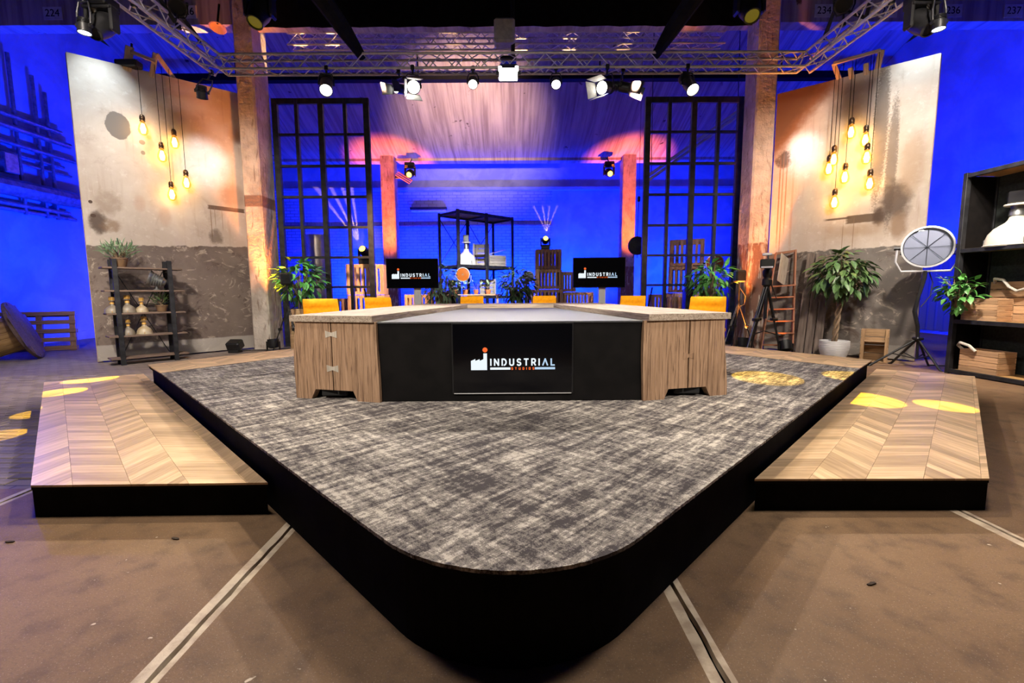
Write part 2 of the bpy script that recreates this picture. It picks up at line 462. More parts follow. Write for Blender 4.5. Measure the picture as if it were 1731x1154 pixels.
# concrete floor in long bays between worn joint strips
xs = [-XW]+[s for s in SEAMS]+[XW]
for i in range(len(xs)-1):
    a = xs[i]+(.038 if i else 0); b = xs[i+1]-(.055 if i < len(xs)-2 else 0)
    if i == 0:
        struct('floor', MB().box(((a+b)/2, .3, -.1), (b-a, 5.3, .2)), m_floor)
        struct('floor', MB().box(((a+b)/2, 13.475, -.1), (b-a, 21.05, .2)), m_paverfar)
    else:
        struct('floor', MB().box(((a+b)/2, 10.85, -.1), (b-a, 26.4, .2)), m_floor)
for i, s in enumerate(SEAMS):
    mb = MB()
    y = -2.3; r0 = random.Random(i+3)
    pts = []
    while y < 24:
        step = .09
        pts.append((y, s-.008+r0.uniform(-.005,.003), s+.010+r0.uniform(-.003,.005))); y += step if y < 4 else 2
    for (p, q) in zip(pts, pts[1:]):
        mb.add([(s-.055,p[0],0),(p[1],p[0],.002),(q[1],q[0],.002),(s-.055,q[0],0),(p[1],p[0],-.03),(q[1],q[0],-.03)], [(0,1,2,3),(1,4,5,2)])
        mb.add([(p[2],p[0],.001),(s+.038,p[0],0),(s+.038,q[0],0),(q[2],q[0],.001),(p[2],p[0],-.03),(q[2],q[0],-.03)], [(0,1,2,3),(4,0,3,5)])
    o = struct('trim_%d' % (i+1), mb, m_strip, 'worn pale joint strip with dark groove in the floor')
    struct('groove', MB().box((s, 10.85, -.05), (.05, 26.4, .04)), m_cloth, parent=o)
# brick pavers on the floor beyond the wooden step (the visible ones one by one)
fl = [o for o in COL.objects if o.name.startswith('floor')][1]
bricks = [MB().cham((0,0,0), (.196+.002*k, .095+.001*k, .05), .006).mesh('brick', m_paver) for k in range(3)]
r0 = random.Random(11); nb = 0; y = 3.06; row = 0
while y < 7.4 and nb < 290:
    x = -9.2+(row % 2)*.1
    while x < -3.4:
        if x > -1.16*y-.15 and x+y < -.30-(.0 if y < 5.75 else -99) and (y < 5.75 or x < -5.1) and nb < 290:
            o = put('brick', bricks[nb % 3], fl); o.location = (x, y, -.021+r0.uniform(0,.005)); o.rotation_euler = (r0.uniform(-.01,.01), r0.uniform(-.01,.01), r0.uniform(-.012,.012)); nb += 1
        x += .2
    y += .1; row += 1

# walls
def wall_box(name, c, d, m, label=None): return struct(name, MB().box(c, d), m, label)
wl = wall_box('wall_left', (-XW-.1, 10.8, 4.6), (.2, 27, 9.2), m_wall, 'rough painted hall wall with pipes')
wr = wall_box('wall_right', (XW+.1, 10.8, 4.6), (.2, 27, 9.2), m_wall, 'plain rough hall wall')
wall_box('wall_front', (0, -2.7, 4.6), (2*XW+.4, .2, 9.2), m_black)
g = NT('painted_brick'); v = g.coord((1,1,1), (PI/2,0,0))
bt = g.n('ShaderNodeTexBrick'); g.ln(v, bt.inputs['Vector']); bt.inputs['Scale'].default_value = 1
bt.inputs['Brick Width'].default_value = .42; bt.inputs['Row Height'].default_value = .15; bt.inputs['Mortar Size'].default_value = .018; bt.inputs['Mortar Smooth'].default_value = .3
bt.inputs['Color1'].default_value = (.36,.42,.52,1); bt.inputs['Color2'].default_value = (.29,.34,.43,1); bt.inputs['Mortar'].default_value = (.15,.18,.24,1)
g.bump(bt.outputs['Fac'], -.7, .03)
m_brick = g.done(g.mix(g.ramp(g.noise(g.coord(), .7, 5), .4, .7, 0, .6), bt.outputs['Color'], (.42,.49,.58)), .8)
wall_box('wall_back', (-5.3, YB+.1, 3.29), (15, .2, 6.58), m_brick, 'painted brick wall at the back')
wall_box('wall_back', (7.55, YB+.09, 3.29), (10.7, .2, 6.58), m_wall, 'painted plaster wall at the back')
wall_box('wall_back', (0, YB+.06, 8.0), (2*XW, .3, 2.8), m_wall)
struct('trim_5', MB().box((0, YB-.14, 6.56), (2*XW, .2, .14)), m_wall)
struct('baseboard_left', MB().box((-XW+.08, 10.8, .12), (.16, 26.8, .24)), m_wall)
struct('baseboard_right', MB().box((XW-.08, 10.8, .12), (.16, 26.8, .24)), m_wall)
# hall pillars
def pillar_mat(name, dado, dcol, band=None):
    g = NT(name); v = g.coord(); z = g.sep(v)[2]
    n1 = g.noise(v, 2.6, 7); n2 = g.noise(g.coord((6,6,1.2)), 2.2, 7, .6, .5)
    c = g.mix(g.ramp(n1, .35, .65), (.54,.48,.43), (.36,.31,.27))
    c = g.mix(g.ramp(n2, .55, .68, 0, .8), c, (.20,.14,.11))
    if dado: c = g.mix(g.ramp(g.math('ADD', z, g.math('MULTIPLY', g.math('SUBTRACT', n1, .5), .12)), dado-.02, dado+.02, 1, 0), c, g.mix(g.ramp(n2, .5, .6), dcol, (.36,.31,.27)))
    if band: c = g.mix(g.math('MULTIPLY', g.ramp(z, band[0]-.02, band[0]+.02), g.ramp(z, band[1]-.02, band[1]+.02, 1, 0)), c, (.22,.13,.10))
    g.bump(g.math('ADD', g.noise(v, 14, 6), g.math('MULTIPLY', n2, .6)), .7, .03)
    return g.done(c, .85)
mpl = pillar_mat('pillar_left', 0, (.2,.1,.1), (3.25, 3.5)); mpr = pillar_mat('pillar_right', 2.35, (.17,.085,.06)); mp2 = pillar_mat('pillar_far', 2.45, (.17,.08,.07))
def pillar(x0, x1, y0, y1, h, m, label):
    b = .035
    poly = [(x0+b,y0),(x1-b,y0),(x1,y0+b),(x1,y1-b),(x1-b,y1),(x0+b,y1),(x0,y1-b),(x0,y0+b)]
    o = struct('pillar', MB().prism(poly, 0, h), m, label)
    return o
pL = pillar(-5.97, -5.57, 10.45, 11.1, 8.4, mpl, 'flaking concrete pillar beside the flat with the round grey stain')
pR = pillar(5.26, 5.70, 10.1, 10.65, 8.4, mpr, 'smooth concrete pillar with brown painted foot beside the ladder')
pillar(-5.72, -5.1, 20.7, 21.3, 8.35, mp2, 'slim far concrete pillar behind the slatted crates')
pillar(5.02, 5.62, 20.7, 21.3, 8.05, mp2, 'slim far concrete pillar beside the hanging round float')
# roof: curved concrete shell between two cross beams
g = NT('board_marked_concrete'); v = g.coord()
st = g.noise(g.coord((5,.16,.16)), 1.6, 7, .65, .3)
c = g.mix(g.ramp(st, .34, .68), (.50,.43,.40), (.27,.21,.20))
c = g.mix(g.ramp(g.noise(g.coord((1.6,.25,.25)), 1.2, 5), .5, .72, 0, .75), c, (.62,.55,.50))
c = g.mix(g.ramp(g.noise(v, 2.2, 5), .66, .72), c, (.08,.05,.05))
g.bump(st, .5, .03)
m_shell = g.done(c, .8)
mb = MB(); prof = [(21.0,7.25),(20.2,7.42),(19.2,7.72),(18.2,8.1),(17,8.62),(15.8,9.1),(14.4,9.6),(12.8,10.0),(11.2,10.2)]
nx = 12
for (y, z) in prof:
    for k in range(nx+1): mb.v.append((-XW+2*XW*k/nx, y, z))
for i in range(len(prof)-1):
    for k in range(nx): mb.f.append((i*(nx+1)+k, i*(nx+1)+k+1, (i+1)*(nx+1)+k+1, (i+1)*(nx+1)+k))
struct('ceiling', mb, m_shell, 'curved concrete roof shell with board marks and streaks', smooth=True)
struct('ceiling', MB().box((0, 4.2, 9.3), (2*XW, 14, .2)), m_black)
struct('ceiling', MB().box((0, 22.8, 9.4), (2*XW, 3.6, .2)), m_wall)
beam = struct('roof_beam', MB().box((0, 10.66, 8.7), (2*XW, .32, 3.2)), m_shell, 'cross beam of the roof with numbered plates')
struct('roof_beam', MB().box((0, 21.2, 7.75), (2*XW, .5, 1.2)), m_shell, 'far cross beam over the back room')
tr6 = struct('trim_6', MB().box((0, 15.8, 8.36), (2*XW, .25, .22)), m_black, 'dark strip standing in for a slot across the roof shell')  # strip added in place of a dark slot in the shell
for x in (-9,-3,3,9): MB().tube([(x,15.8,8.4),(x,15.8,9.2)], .02, 6).build('hanger', m_black, tr6)
for t, x, z in (('224',-9.82,7.33),('225',-8.63,7.36),('226',-6.93,7.35),('234',6.83,7.32),('235',8.22,7.31),('236',9.63,7.31),('237',10.95,7.3)):
    pl = MB().box((x, 10.49, z), (.40, .015, .26)).build('number_plate', m_white, beam)
    fd = bpy.data.curves.new('digits', 'FONT'); fd.body = t; fd.size = .21; fd.align_x = 'CENTER'; fd.align_y = 'CENTER'; fd.extrude = .001
    fd.materials.append(m_black)
    o = bpy.data.objects.new('digits', fd); COL.objects.link(o); o.parent = pl
    o.location = (x, 10.479, z); o.rotation_euler = (PI/2, 0, 0)
# pipes on the hall wall
for k, (z, r, x) in enumerate(((5.85,.06,.12),(5.55,.075,.15),(5.15,.06,.12),(4.9,.04,.1),(4.7,.035,.1),(4.0,.22,.3),(3.62,.06,.12),(3.48,.05,.1))):
    o = MB().tube([(-XW+x, 4, z), (-XW+x, 13.4+.2*(k % 3), z)], r, 10).build('wall_pipe', m_steel, smooth=True)
    tag(o, ('thin pipe running high along the blue-lit wall', 'top pipe of the bundle on the blue-lit wall', 'middle pipe of the bundle on the blue-lit wall', 'slender conduit under the pipe bundle', 'lowest slender conduit under the pipe bundle', 'thick duct along the blue-lit wall', 'pipe just below the thick duct', 'lowest pipe on the blue-lit wall')[k], 'pipe', 'pipes on the hall wall')
for k, y in enumerate((12.2, 12.75, 13.05)):
    o = MB().tube([(-XW+.12, y, 7.4-k*.3), (-XW+.12, y, 3.4)], .045, 8).build('riser_pipe', m_steel, smooth=True)
    tag(o, 'upright pipe crossing the pipe bundle beside the stained flat, %s of three' % ('first', 'middle', 'last')[k], 'pipe', 'upright pipes on the hall wall')
o = MB().cham((-XW+.14, 11.9, 4.62), (.2, .34, .5), .02).build('junction_box', m_steel); tag(o, 'grey junction box between the pipes on the wall', 'junction box')
o = MB().tube([(-12.2, YB-.1, 4.72), (2.2, YB-.1, 4.72)], .05, 8).build('wall_conduit', m_steel, smooth=True); tag(o, 'long horizontal conduit on the far brick wall', 'conduit')
o = thing('strip_light', 'unlit strip light fixed high on the far brick wall', 'lamp', (-4.18, YB-.02, 5.55))
MB().cham((0, -.09, .06), (1.9, .16, .12), .02).build('housing', m_blackmetal, o)
MB().cham((0, -.09, -.06), (1.8, .1, .12), .03).build('tube', m_white, o)

# black canopy over the rig
t = thing('canopy_cloth', 'black cloth canopy stretched above the trusses', 'canopy', (0, 10.44, 7.0))
mb = MB(); nu = 40
for j in range(2):
    for i in range(nu+1):
        mb.v.append((-5.35+10.7*i/nu, -.02*math.sin(i*2.1)*(1-j), .0+j*1.2))
for i in range(nu): mb.f.append((i, i+1, nu+2+i, nu+1+i))
mb.build('front_valance', m_cloth, t, smooth=True)
MB().box((0, -3.7, .75), (10.7, 7.4, .02)).build('top_sheet', m_cloth, t)

# ------------------------------------------------------------------ stage
AP = 1.12; RR = .66
def vee(apex, r, pts_r):
    """outline: rounded tip then the given points on the right side, mirrored to the left"""
    cy = apex+r*math.sqrt(2)
    arc = [(r*math.sin(a), cy-r*math.cos(a)) for a in [PI/4*k/10 for k in range(-10, 11)]]
    return arc+pts_r+[(-x, y) for x, y in pts_r[::-1]]
top_poly = vee(AP, RR, [(4.69,5.79),(2.63,8.9)])
st = thing('stage_platform', 'raised black-sided stage with rounded front tip under the desk', 'stage', (0, 5, 0))
def inset(poly, d):
    cx, cy = 0, 5
    out = []
    n = len(poly)
    for i in range(n):
        p, q, r_ = Vector(poly[i-1]), Vector(poly[i]), Vector(poly[(i+1)%n])
        e1 = (q-p).normalized(); e2 = (r_-q).normalized()
        n1 = Vector((-e1.y, e1.x)); n2 = Vector((-e2.y, e2.x)); m = (n1+n2).normalized()
        out.append(tuple(q+m*(d/max(.4, m.dot(n1)))))
    return out
MB().prism(inset(top_poly, .045), 0, .36).build('skirt', m_cloth, st, world=True)
MB().prism(inset(top_poly, .015), .355, .391).build('deck', m_cloth, st, world=True)
# carpet: covers the whole front and wraps over the deck edge
cp = vee(AP-.01, RR, [(4.04,5.165),(1.92,8.35)])
# fuzzy outline
def fuzz(poly, step, amp, rs):
    out = []; r0 = random.Random(rs)
    for i in range(len(poly)):
        a, b = Vector(poly[i]), Vector(poly[(i+1)%len(poly)])
        n = max(1, int((b-a).length/step))
        for k in range(n):
            p = a.lerp(b, k/n); out.append((p.x+r0.uniform(-amp,amp), p.y+r0.uniform(-amp,amp)))
    return out
MB().prism(fuzz(cp, .012, .0016, 3), .386, .4).build('carpet', m_carpet, None)
carpet = [o for o in COL.objects if o.name == 'carpet'][0]
tag(carpet, 'grey streaked carpet covering the front of the stage under the desk', 'carpet')

def chevrons(region, parent, z, u, colw=.24, pw=.064, th=.012, ext=9, gap=.0004, off=0., par=0, lim=400):
    """boards laid in a chevron; columns run along u; every board its own piece, cut to the region"""
    u = Vector(u).normalized(); n = Vector((-u.y, u.x))
    c0 = Vector(region[0]); k = 0
    su = [Vector(p).dot(u) for p in region]; sn = [Vector(p).dot(n) for p in region]
    col = math.floor((min(sn)-off)/colw); cnt = 0
    while col*colw+off < max(sn):
        a0 = col*colw+off; a1 = a0+colw
        sgn = 1 if (col+par) % 2 == 0 else -1
        st = pw*math.sqrt(2); s = math.floor((min(su)-colw)/st)*st
        while s < max(su)+colw:
            sh0, sh1 = (0, colw) if sgn > 0 else (colw, 0)
            quad = [u*(s+sh0)+n*a0, u*(s+st+sh0)+n*a0, u*(s+st+sh1)+n*a1, u*(s+sh1)+n*a1]
            cc = sum(quad, Vector((0,0)))/4
            quad = [tuple(q+(cc-q)*(gap/.06)) for q in quad]
            p = clip(quad, region)
            if p and parea(p) > 2e-4 and cnt < lim:
                cx = sum(q[0] for q in p)/len(p); cy = sum(q[1] for q in p)/len(p)
                # board drawn in its own frame: local x along the grain
                d = (quad_dir(u, n, sgn, colw))
                e = Vector((-d.y, d.x))
                loc = [((Vector(q)-Vector((cx,cy))).dot(d), (Vector(q)-Vector((cx,cy))).dot(e)) for q in p]
                o = MB().prism(loc, -th, 0).build('plank', m_oak, parent)
                o.location = Vector((cx, cy, z))-parent.location; o.rotation_euler = (0,0,math.atan2(d.y, d.x)); cnt += 1
            s += st
        col += 1
    return cnt
def quad_dir(u, n, sgn, colw): return (n*1+u*sgn).normalized()

# boards on the back rim of the stage, left, right and rear
for sx in (-1, 1):
    reg = [(sx*4.69,5.79),(sx*4.03,5.16),(sx*1.92,8.33),(sx*1.9,8.9),(sx*2.63,8.9)]
    chevrons([(sx*4.69,5.79),(sx*4.05,5.175),(sx*1.93,8.355),(sx*2.63,8.9)], st, .402, (sx*1,1), lim=298)

def lowstep(sx, label):
    poly = [(sx*2.80,2.54),(sx*1.43,2.555),(sx*5.15,6.275),(sx*5.93,5.68)]
    t = thing('side_step', label, 'platform', (sx*3.4, 4.2, 0))
    q = poly if sx > 0 else poly[::-1]
    a = [(sx*2.80,2.54),(sx*1.43,2.555),(sx*5.15,6.275),(sx*5.93,5.68)]
    cx, cy = sum(p[0] for p in a)/4, sum(p[1] for p in a)/4
    b = [(p[0]+(cx-p[0])*.006, p[1]+(cy-p[1])*.006) for p in a]
    MB().prism(b, 0, .172).build('skirt', m_cloth, t, world=True)
    MB().prism(a, .172, .188).build('deck', m_black, t, world=True)
    chevrons(a, t, .2, (sx*1,1), off=.012 if sx < 0 else .09, par=1, lim=298)
lowstep(-1, 'low chevron-boarded step beside the cable spool side')
lowstep(1, 'low chevron-boarded step beside the black shelving unit')

# ------------------------------------------------------------------ desk
def wood_prism(name, poly, z0, z1, d, m, parent):
    """a board given by its outline in plan; grain (local x) along d"""
    d = Vector(d).normalized(); e = Vector((-d.y, d.x)); c = sum((Vector(p) for p in poly), Vector((0,0)))/len(poly)
    loc = [((Vector(p)-c).dot(d), (Vector(p)-c).dot(e)) for p in poly]
    o = MB().prism(loc, z0, z1).build(name, m, parent)
    o.location = Vector((c.x, c.y, 0))-parent.location; o.rotation_euler = (0,0,math.atan2(d.y, d.x))
    return o
def live(a, b, n, amp, rs):
    r0 = random.Random(rs); a = Vector(a); b = Vector(b); e = (b-a).normalized(); nn = Vector((-e.y, e.x)); out = []
    ph = r0.uniform(0, 6)
    for k in range(n):
        t = k/n; w = (math.sin(t*9+ph)+.6*math.sin(t*23+ph*2)+r0.uniform(-.5,.5))*amp*min(1, 8*t*(1-t)+.15)
        out.append(tuple(a.lerp(b, t)+nn*w))
    return out
desk = thing('presenter_desk', 'horseshoe presenter desk with rough timber ends and black front panel', 'desk', (0, 5.4, .4))
DZ = 1.065
MB().prism([(-1.09,3.70),(1.09,3.70),(.68,6.93),(-.68,6.93)], .405, DZ-.012).build('front_panel', m_black, desk, world=True)
MB().prism([(-1.10,3.692),(1.10,3.692),(.67,6.94),(-.67,6.94)], DZ-.012, DZ).build('inner_top', simple('grey_black_laminate', (.045,.045,.048), (.06,.06,.063), rough=.55, ns=40), desk, world=True)
ZT = 1.118
for sx in (-1, 1):
    A, B, Cc, D = (1.12,3.655), (1.885,3.86), (1.46,7.78), (.66,6.93)
    M1, M2 = ((A[0]+B[0])/2+.02,(A[1]+B[1])/2+.004), ((Cc[0]+D[0])/2,(Cc[1]+D[1])/2)
    f = lambda pts: [(sx*x, y) for x, y in pts]
    d = (sx*(D[0]-A[0]), D[1]-A[1])
    inner = live(D, A, 26, .007, 4+sx)[1:]
    wood_prism('top_plank', f([M1, M2, D]+inner+[A]), DZ, ZT, d, m_desktop, desk)
    wood_prism('top_plank', f([B]+live(B, Cc, 20, .008, 8+sx)[1:]+[Cc, M2, M1]), DZ, ZT-.001, d, m_desktop, desk)
    # timber end panel: two upright boards with a cut-out foot
    a = Vector((sx*1.095, 3.672, 0)); b = Vector((sx*1.865, 3.872, 0)); e = (b-a).normalized(); nrm = Vector((e.y, -e.x, 0))*(1 if sx > 0 else -1)
    if nrm.y > 0: nrm = -nrm
    Lp = (b-a).length; mid = Lp*.53; H = DZ-.4
    r0 = random.Random(20+sx)
    edge_o = [(h, Lp+.012*math.sin(h*7+sx)-.02*(h/H)+.012*(1-h/H)) for h in [H*k/10 for k in range(11)]]
    edge_i = [(h, -.006+.012*math.sin(h*6+2*sx)*.6) for h in [H*k/10 for k in range(11)]]
    cut0, cut1, ch = .235, .60, .085
    P1 = [(0,edge_i[0][1]),(0,cut0-.04),(ch,cut0),(ch,mid-.005),(H,mid-.005)]+edge_i[::-1][:-1]
    P2 = [(ch,mid+.005),(ch,cut1),(0,cut1+.045)]+edge_o+[(H,mid+.005)]
    for P in (P1, P2):
        o = MB().prism([(h, -s_*1) for h, s_ in P], -.07, 0).build('end_plank', m_desk, desk)
        # local x = up, local z = outward normal, local y = x cross
        x = Vector((0,0,1)); z = nrm; y = z.cross(x)
        if y.dot(e) > 0:                      # mirror so that s runs along e
            o.data.transform(Matrix.Scale(-1, 4, (0,1,0))); o.data.flip_normals()
        o.matrix_local = Matrix.Translation(Vector((a.x, a.y, .4))-desk.location) @ Matrix((x, y, z)).transposed().to_4x4()
    for hk in ((.27,.56) if sx < 0 else (.36,)):      # bow-tie keys across the joint
        mb = MB(); mb.prism([(hk-.03,-mid+.055),(hk-.014,-mid),(hk-.03,-mid-.055),(hk+.03,-mid-.055),(hk+.014,-mid),(hk+.03,-mid+.055)], -.02, .003)
        o = mb.build('bow_tie_key', m_crate_pale if sx < 0 else m_desk, desk)
        x = Vector((0,0,1)); z = nrm; y = z.cross(x)
        if y.dot(e) > 0: o.data.transform(Matrix.Scale(-1, 4, (0,1,0))); o.data.flip_normals()
        o.matrix_local = Matrix.Translation(Vector((a.x, a.y, .4))-desk.location) @ Matrix((x, y, z)).transposed().to_4x4()
    # carcass behind the end panel and along the arm
    MB().prism(f([(1.19,3.80),(1.78,3.95),(1.40,7.6),(.74,6.9)]), .52, DZ-.002).build('carcass', m_black, desk, world=True)
    wood_prism('side_plank', f([(1.80,3.95),(1.84,3.96),(1.44,7.7),(1.40,7.7)]), .41, DZ-.001, (sx*-.36, 3.74), m_desk, desk)
    MB().cham((sx*1.52, 3.98, .455), (.22,.3,.07), .01).build('floor_socket', m_rubber, desk, world=True)
wood_prism('rear_plank', [(-.66,6.93),(.66,6.93),(1.46,7.78),(-1.46,7.78)], DZ, ZT-.002, (1,0), m_desktop, desk)

# ------------------------------------------------------------------ lettering (strokes with real thickness)
def arc(cx, cy, rx, ry, a0, a1, n=7):
    return [(cx+rx*math.cos(math.radians(a0+(a1-a0)*k/n)), cy+ry*math.sin(math.radians(a0+(a1-a0)*k/n))) for k in range(n+1)]
GL = {  # glyph -> (width, strokes) in a box of height 1
 'I': (.0, [[(0,0),(0,1)]]),
 'N': (.62, [[(0,0),(0,1),(.62,0),(.62,1)]]),
 'D': (.62, [[(0,.0),(0,1)], [(.0,1),(.2,1)]+arc(.2,.5,.42,.5,90,-75,9)[1:]]),
 'U': (.60, [[(0,1),(0,.32)]+arc(.30,.30,.30,.30,180,360,8)+[(.60,1)]]),
 'S': (.52, [arc(.27,.74,.25,.26,30,270,8)+arc(.26,.24,.27,.25,90,-150,8)[1:]]),
 'T': (.62, [[(0,1),(.62,1)], [(.31,1),(.31,0)]]),
 'R': (.56, [[(0,0),(0,1),(.3,1)]+arc(.3,.72,.25,.28,90,-90,7)[1:]+[(0,.44)], [(.28,.44),(.56,0)]]),
 'V': (.74, [[(0,0),(.37,1),(.74,0)]]),
 'L': (.50, [[(0,1),(0,0),(.5,0)]]),
 's': (.62, [[(.62,1),(0,1),(0,.5),(.62,.5),(.62,0),(0,0)]]),
 't': (.62, [[(0,1),(.62,1)], [(.31,1),(.31,0)]]),
 'u': (.62, [[(0,1),(0,0),(.62,0),(.62,1)]]),
 'd': (.62, [[(0,0),(0,1),(.5,1),(.62,.85),(.62,.15),(.5,0),(0,0)]]),
 'i': (.0, [[(0,0),(0,1)]]),
 'o': (.62, [[(0,0),(0,1),(.62,1),(.62,0),(0,0)]]),
}
def stroke(mb, pts, th, depth):
    for (p, q) in zip(pts, pts[1:]):
        p, q = Vector(p), Vector(q); d = (q-p)
        if d.length < 1e-6: continue
        d.normalize(); n = Vector((-d.y, d.x))*th/2; p = p-d*th*.32; q = q+d*th*.32
        c = [p-n, q-n, q+n, p+n]
        mb.add([(v.x, 0, v.y) for v in c]+[(v.x, depth, v.y) for v in c], [(0,1,2,3),(4,7,6,5),(0,4,5,1),(1,5,6,2),(2,6,7,3),(3,7,4,0)])
def word(text, x0, x1, z0, z1, th, parent, y, mats):
    H = z1-z0-th; ws = [GL[c][0]*H for c in text]
    gap = (x1-x0-th*len(text)-sum(ws))/(len(text)-1)
    x = x0
    for i, c in enumerate(text):
        mb = MB()
        for s_ in GL[c][1]: stroke(mb, [(px*H, pz*H) for px, pz in s_], th, .0012)
        o = mb.build('letter', mats[i], parent); o.location = (x+th/2, y, z0+th/2)
        x += ws[i]+th+gap
def logo(parent, w, cx, cz, y):
    """emblem on a screen of width w, its middle at (cx, cz) in the screen's frame; faces -y"""
    k = w/1440
    X = lambda px: cx+(px-795)*k
    Z = lambda pz: cz-(pz-460)*k
    fac = [(295,600),(488,600),(488,398),(445,398),(445,467),(400,488),(400,467),(348,488),(348,465),(295,488)]
    mb = MB(); mb.prism([(X(a), Z(b)) for a, b in fac], 0, .0012, Matrix(((1,0,0,0),(0,0,1,0),(0,1,0,0),(0,0,0,1))))
    o = mb.build('factory_emblem', m_logow, parent); o.location = (0, y, 0)
    mb = MB(); mb.prism([(X(465)+30*k*math.cos(2*PI*i/20), Z(356)+30*k*math.sin(2*PI*i/20)) for i in range(20)], 0, .0012, Matrix(((1,0,0,0),(0,0,1,0),(0,1,0,0),(0,0,0,1))))
    o = mb.build('smoke_dot', m_logoo, parent); o.location = (0, y, 0)
    mm = [m_logow]*8+[m_logob]*2
    word('INDUSTRIVL', X(525), X(1305), Z(552), Z(460), 17.5*k, parent, y, mm)
    word('studios', X(778), X(1056), Z(599), Z(568), 6.6*k, parent, y, [m_logoo]*7)
    MB().box(((X(525)+X(768))/2, y+.0006, Z(583)), (243*k, .0012, 27*k)).build('bar', m_logow, parent)
    MB().box(((X(1062)+X(1305))/2, y+.0006, Z(582)), (243*k, .0012, 27*k)).build('bar', m_logob, parent)

t = thing('desk_monitor', 'wide black monitor set into the black front of the desk, lit factory emblem', 'monitor', (.015, 3.69, .4))
MB().cham((0, .004, .36), (1.0,.024,.592), .004).build('bezel', m_tvframe, t)
MB().box((0, -.0095, .362), (.975,.004,.565)).build('screen', m_screen, t)
MB().box((0, -.0095, .070), (.97,.004,.006)).build('lower_edge', m_silver, t)
logo(t, .985, 0, .362, -.0128)

def standing_tv(x, y, zb, zt, w, label, rz):
    t = thing('television', label, 'television', (x, y, 0), rz, 'televisions on stands behind the desk')
    h = zt-zb; zc = (zb+zt)/2
    MB().cham((0,.03,zc), (w,.05,h), .006).build('bezel', m_tvframe, t)
    MB().box((0,.0035,zc), (w-.02,.004,h-.022)).build('screen', m_screen, t)
    logo(t, w*1.055, -.03 if x < 0 else -.03, zc, 0)
    MB().cham((.08,.10,(zc+.06)/2), (.15,.07,zc-.06), .01).build('column', m_silver, t)
    MB().cham((.08,.10,zc), (.4,.05,.3), .01).build('bracket', m_blackmetal, t)
    MB().cham((.08,.10,.03), (.8,.6,.06), .02).build('foot_plate', m_blackmetal, t)
standing_tv(-2.0, 9.35, 1.395, 2.0, 1.06, 'television on a grey stand before the slatted crates and frame, orange sheen on its screen', .03)
standing_tv(1.82, 9.35, 1.385, 2.0, 1.07, 'television on a grey stand in front of the round blue float', -.03)

# ------------------------------------------------------------------ chairs
def chair_back():
    mb = MB(); nx, nz = 10, 19
    def P(i, k, back):
        u = -1+2*i/nx; t = k/nz; z = .48+.355*t
        hw = .225*(1-.06*t)
        seam = abs(math.sin(PI*min(1, t*1.0)*3)) ** .5
        edge = (1-abs(u)**6)*(1-(2*abs(t-.5))**8)
        y = .20+.06*t-.07*u*u+.02
        th = (.012+.030*seam)*max(0,edge)+.012*max(0, 1-abs(u)**10)
        rr = .97 if (k == nz or k == 0) else 1
        return (u*hw*rr, y-th if not back else y+.028*max(.2,edge)+.004, z)
    for back in (0,1):
        for k in range(nz+1):
            for i in range(nx+1): mb.v.append(P(i,k,back))
    n = (nx+1)*(nz+1)
    I = lambda i, k, b: b*n+k*(nx+1)+i
    for k in range(nz):
        for i in range(nx):
            mb.f.append((I(i,k,0),I(i+1,k,0),I(i+1,k+1,0),I(i,k+1,0))); mb.f.append((I(i,k,1),I(i,k+1,1),I(i+1,k+1,1),I(i+1,k,1)))
    for k in range(nz):
        mb.f.append((I(0,k,0),I(0,k+1,0),I(0,k+1,1),I(0,k,1))); mb.f.append((I(nx,k,0),I(nx,k,1),I(nx,k+1,1),I(nx,k+1,0)))
    for i in range(nx):
        mb.f.append((I(i,0,0),I(i,0,1),I(i+1,0,1),I(i+1,0,0))); mb.f.append((I(i,nz,0),I(i+1,nz,0),I(i+1,nz,1),I(i,nz,1)))
    return mb
ch = thing('swivel_chair', 'orange felt chair', 'chair', (0,0,.4), 0, 'orange chairs around the desk')
chair_back().build('backrest', m_orange, ch, smooth=True, ang=50)
MB().cham((0,-.02,.44), (.46,.46,.10), .035).build('seat', m_orange, ch, smooth=True)
MB().tube([(0,.2,.42),(0,.27,.50),(0,.25,.62)], .018, 8).build('back_support', m_blackmetal, ch, smooth=True)
MB().lathe([(.03,.05),(.03,.30),(.02,.30),(.02,.39)], 12).build('column', m_blackmetal, ch, smooth=True)
for k in range(4):
    a = PI/4+k*PI/2
    MB().tube([(0,0,.075),(.28*math.cos(a),.28*math.sin(a),.03),(.30*math.cos(a),.30*math.sin(a),.012)], [.022,.016,.012], 6).build('leg', m_blackmetal, ch, smooth=True)
for i, (x, y, f, lb) in enumerate(((-2.22,5.5,42,'orange felt chair at the desk arm beside the leafy plant by the peeling pillar'),
      (-1.93,6.9,38,'orange felt chair at the desk arm below the television with the orange sheen'),
      (-.70,8.25,4,'orange felt chair at the rear of the desk below the open black rack'),
      (.62,8.25,-4,'orange felt chair at the rear of the desk below the tall narrow crate stack'),
      (1.86,7.2,-38,'orange felt chair at the desk arm below the far pillar and round float'),
      (2.28,5.4,-42,'orange felt chair at the desk arm beside the bright green plant'))):
    if i == 0: ch.location = (x,y,.4); ch.rotation_euler = (0,0,math.radians(f)); ch['label'] = lb
    else: dup(ch, (x,y,.4), math.radians(f), lb)

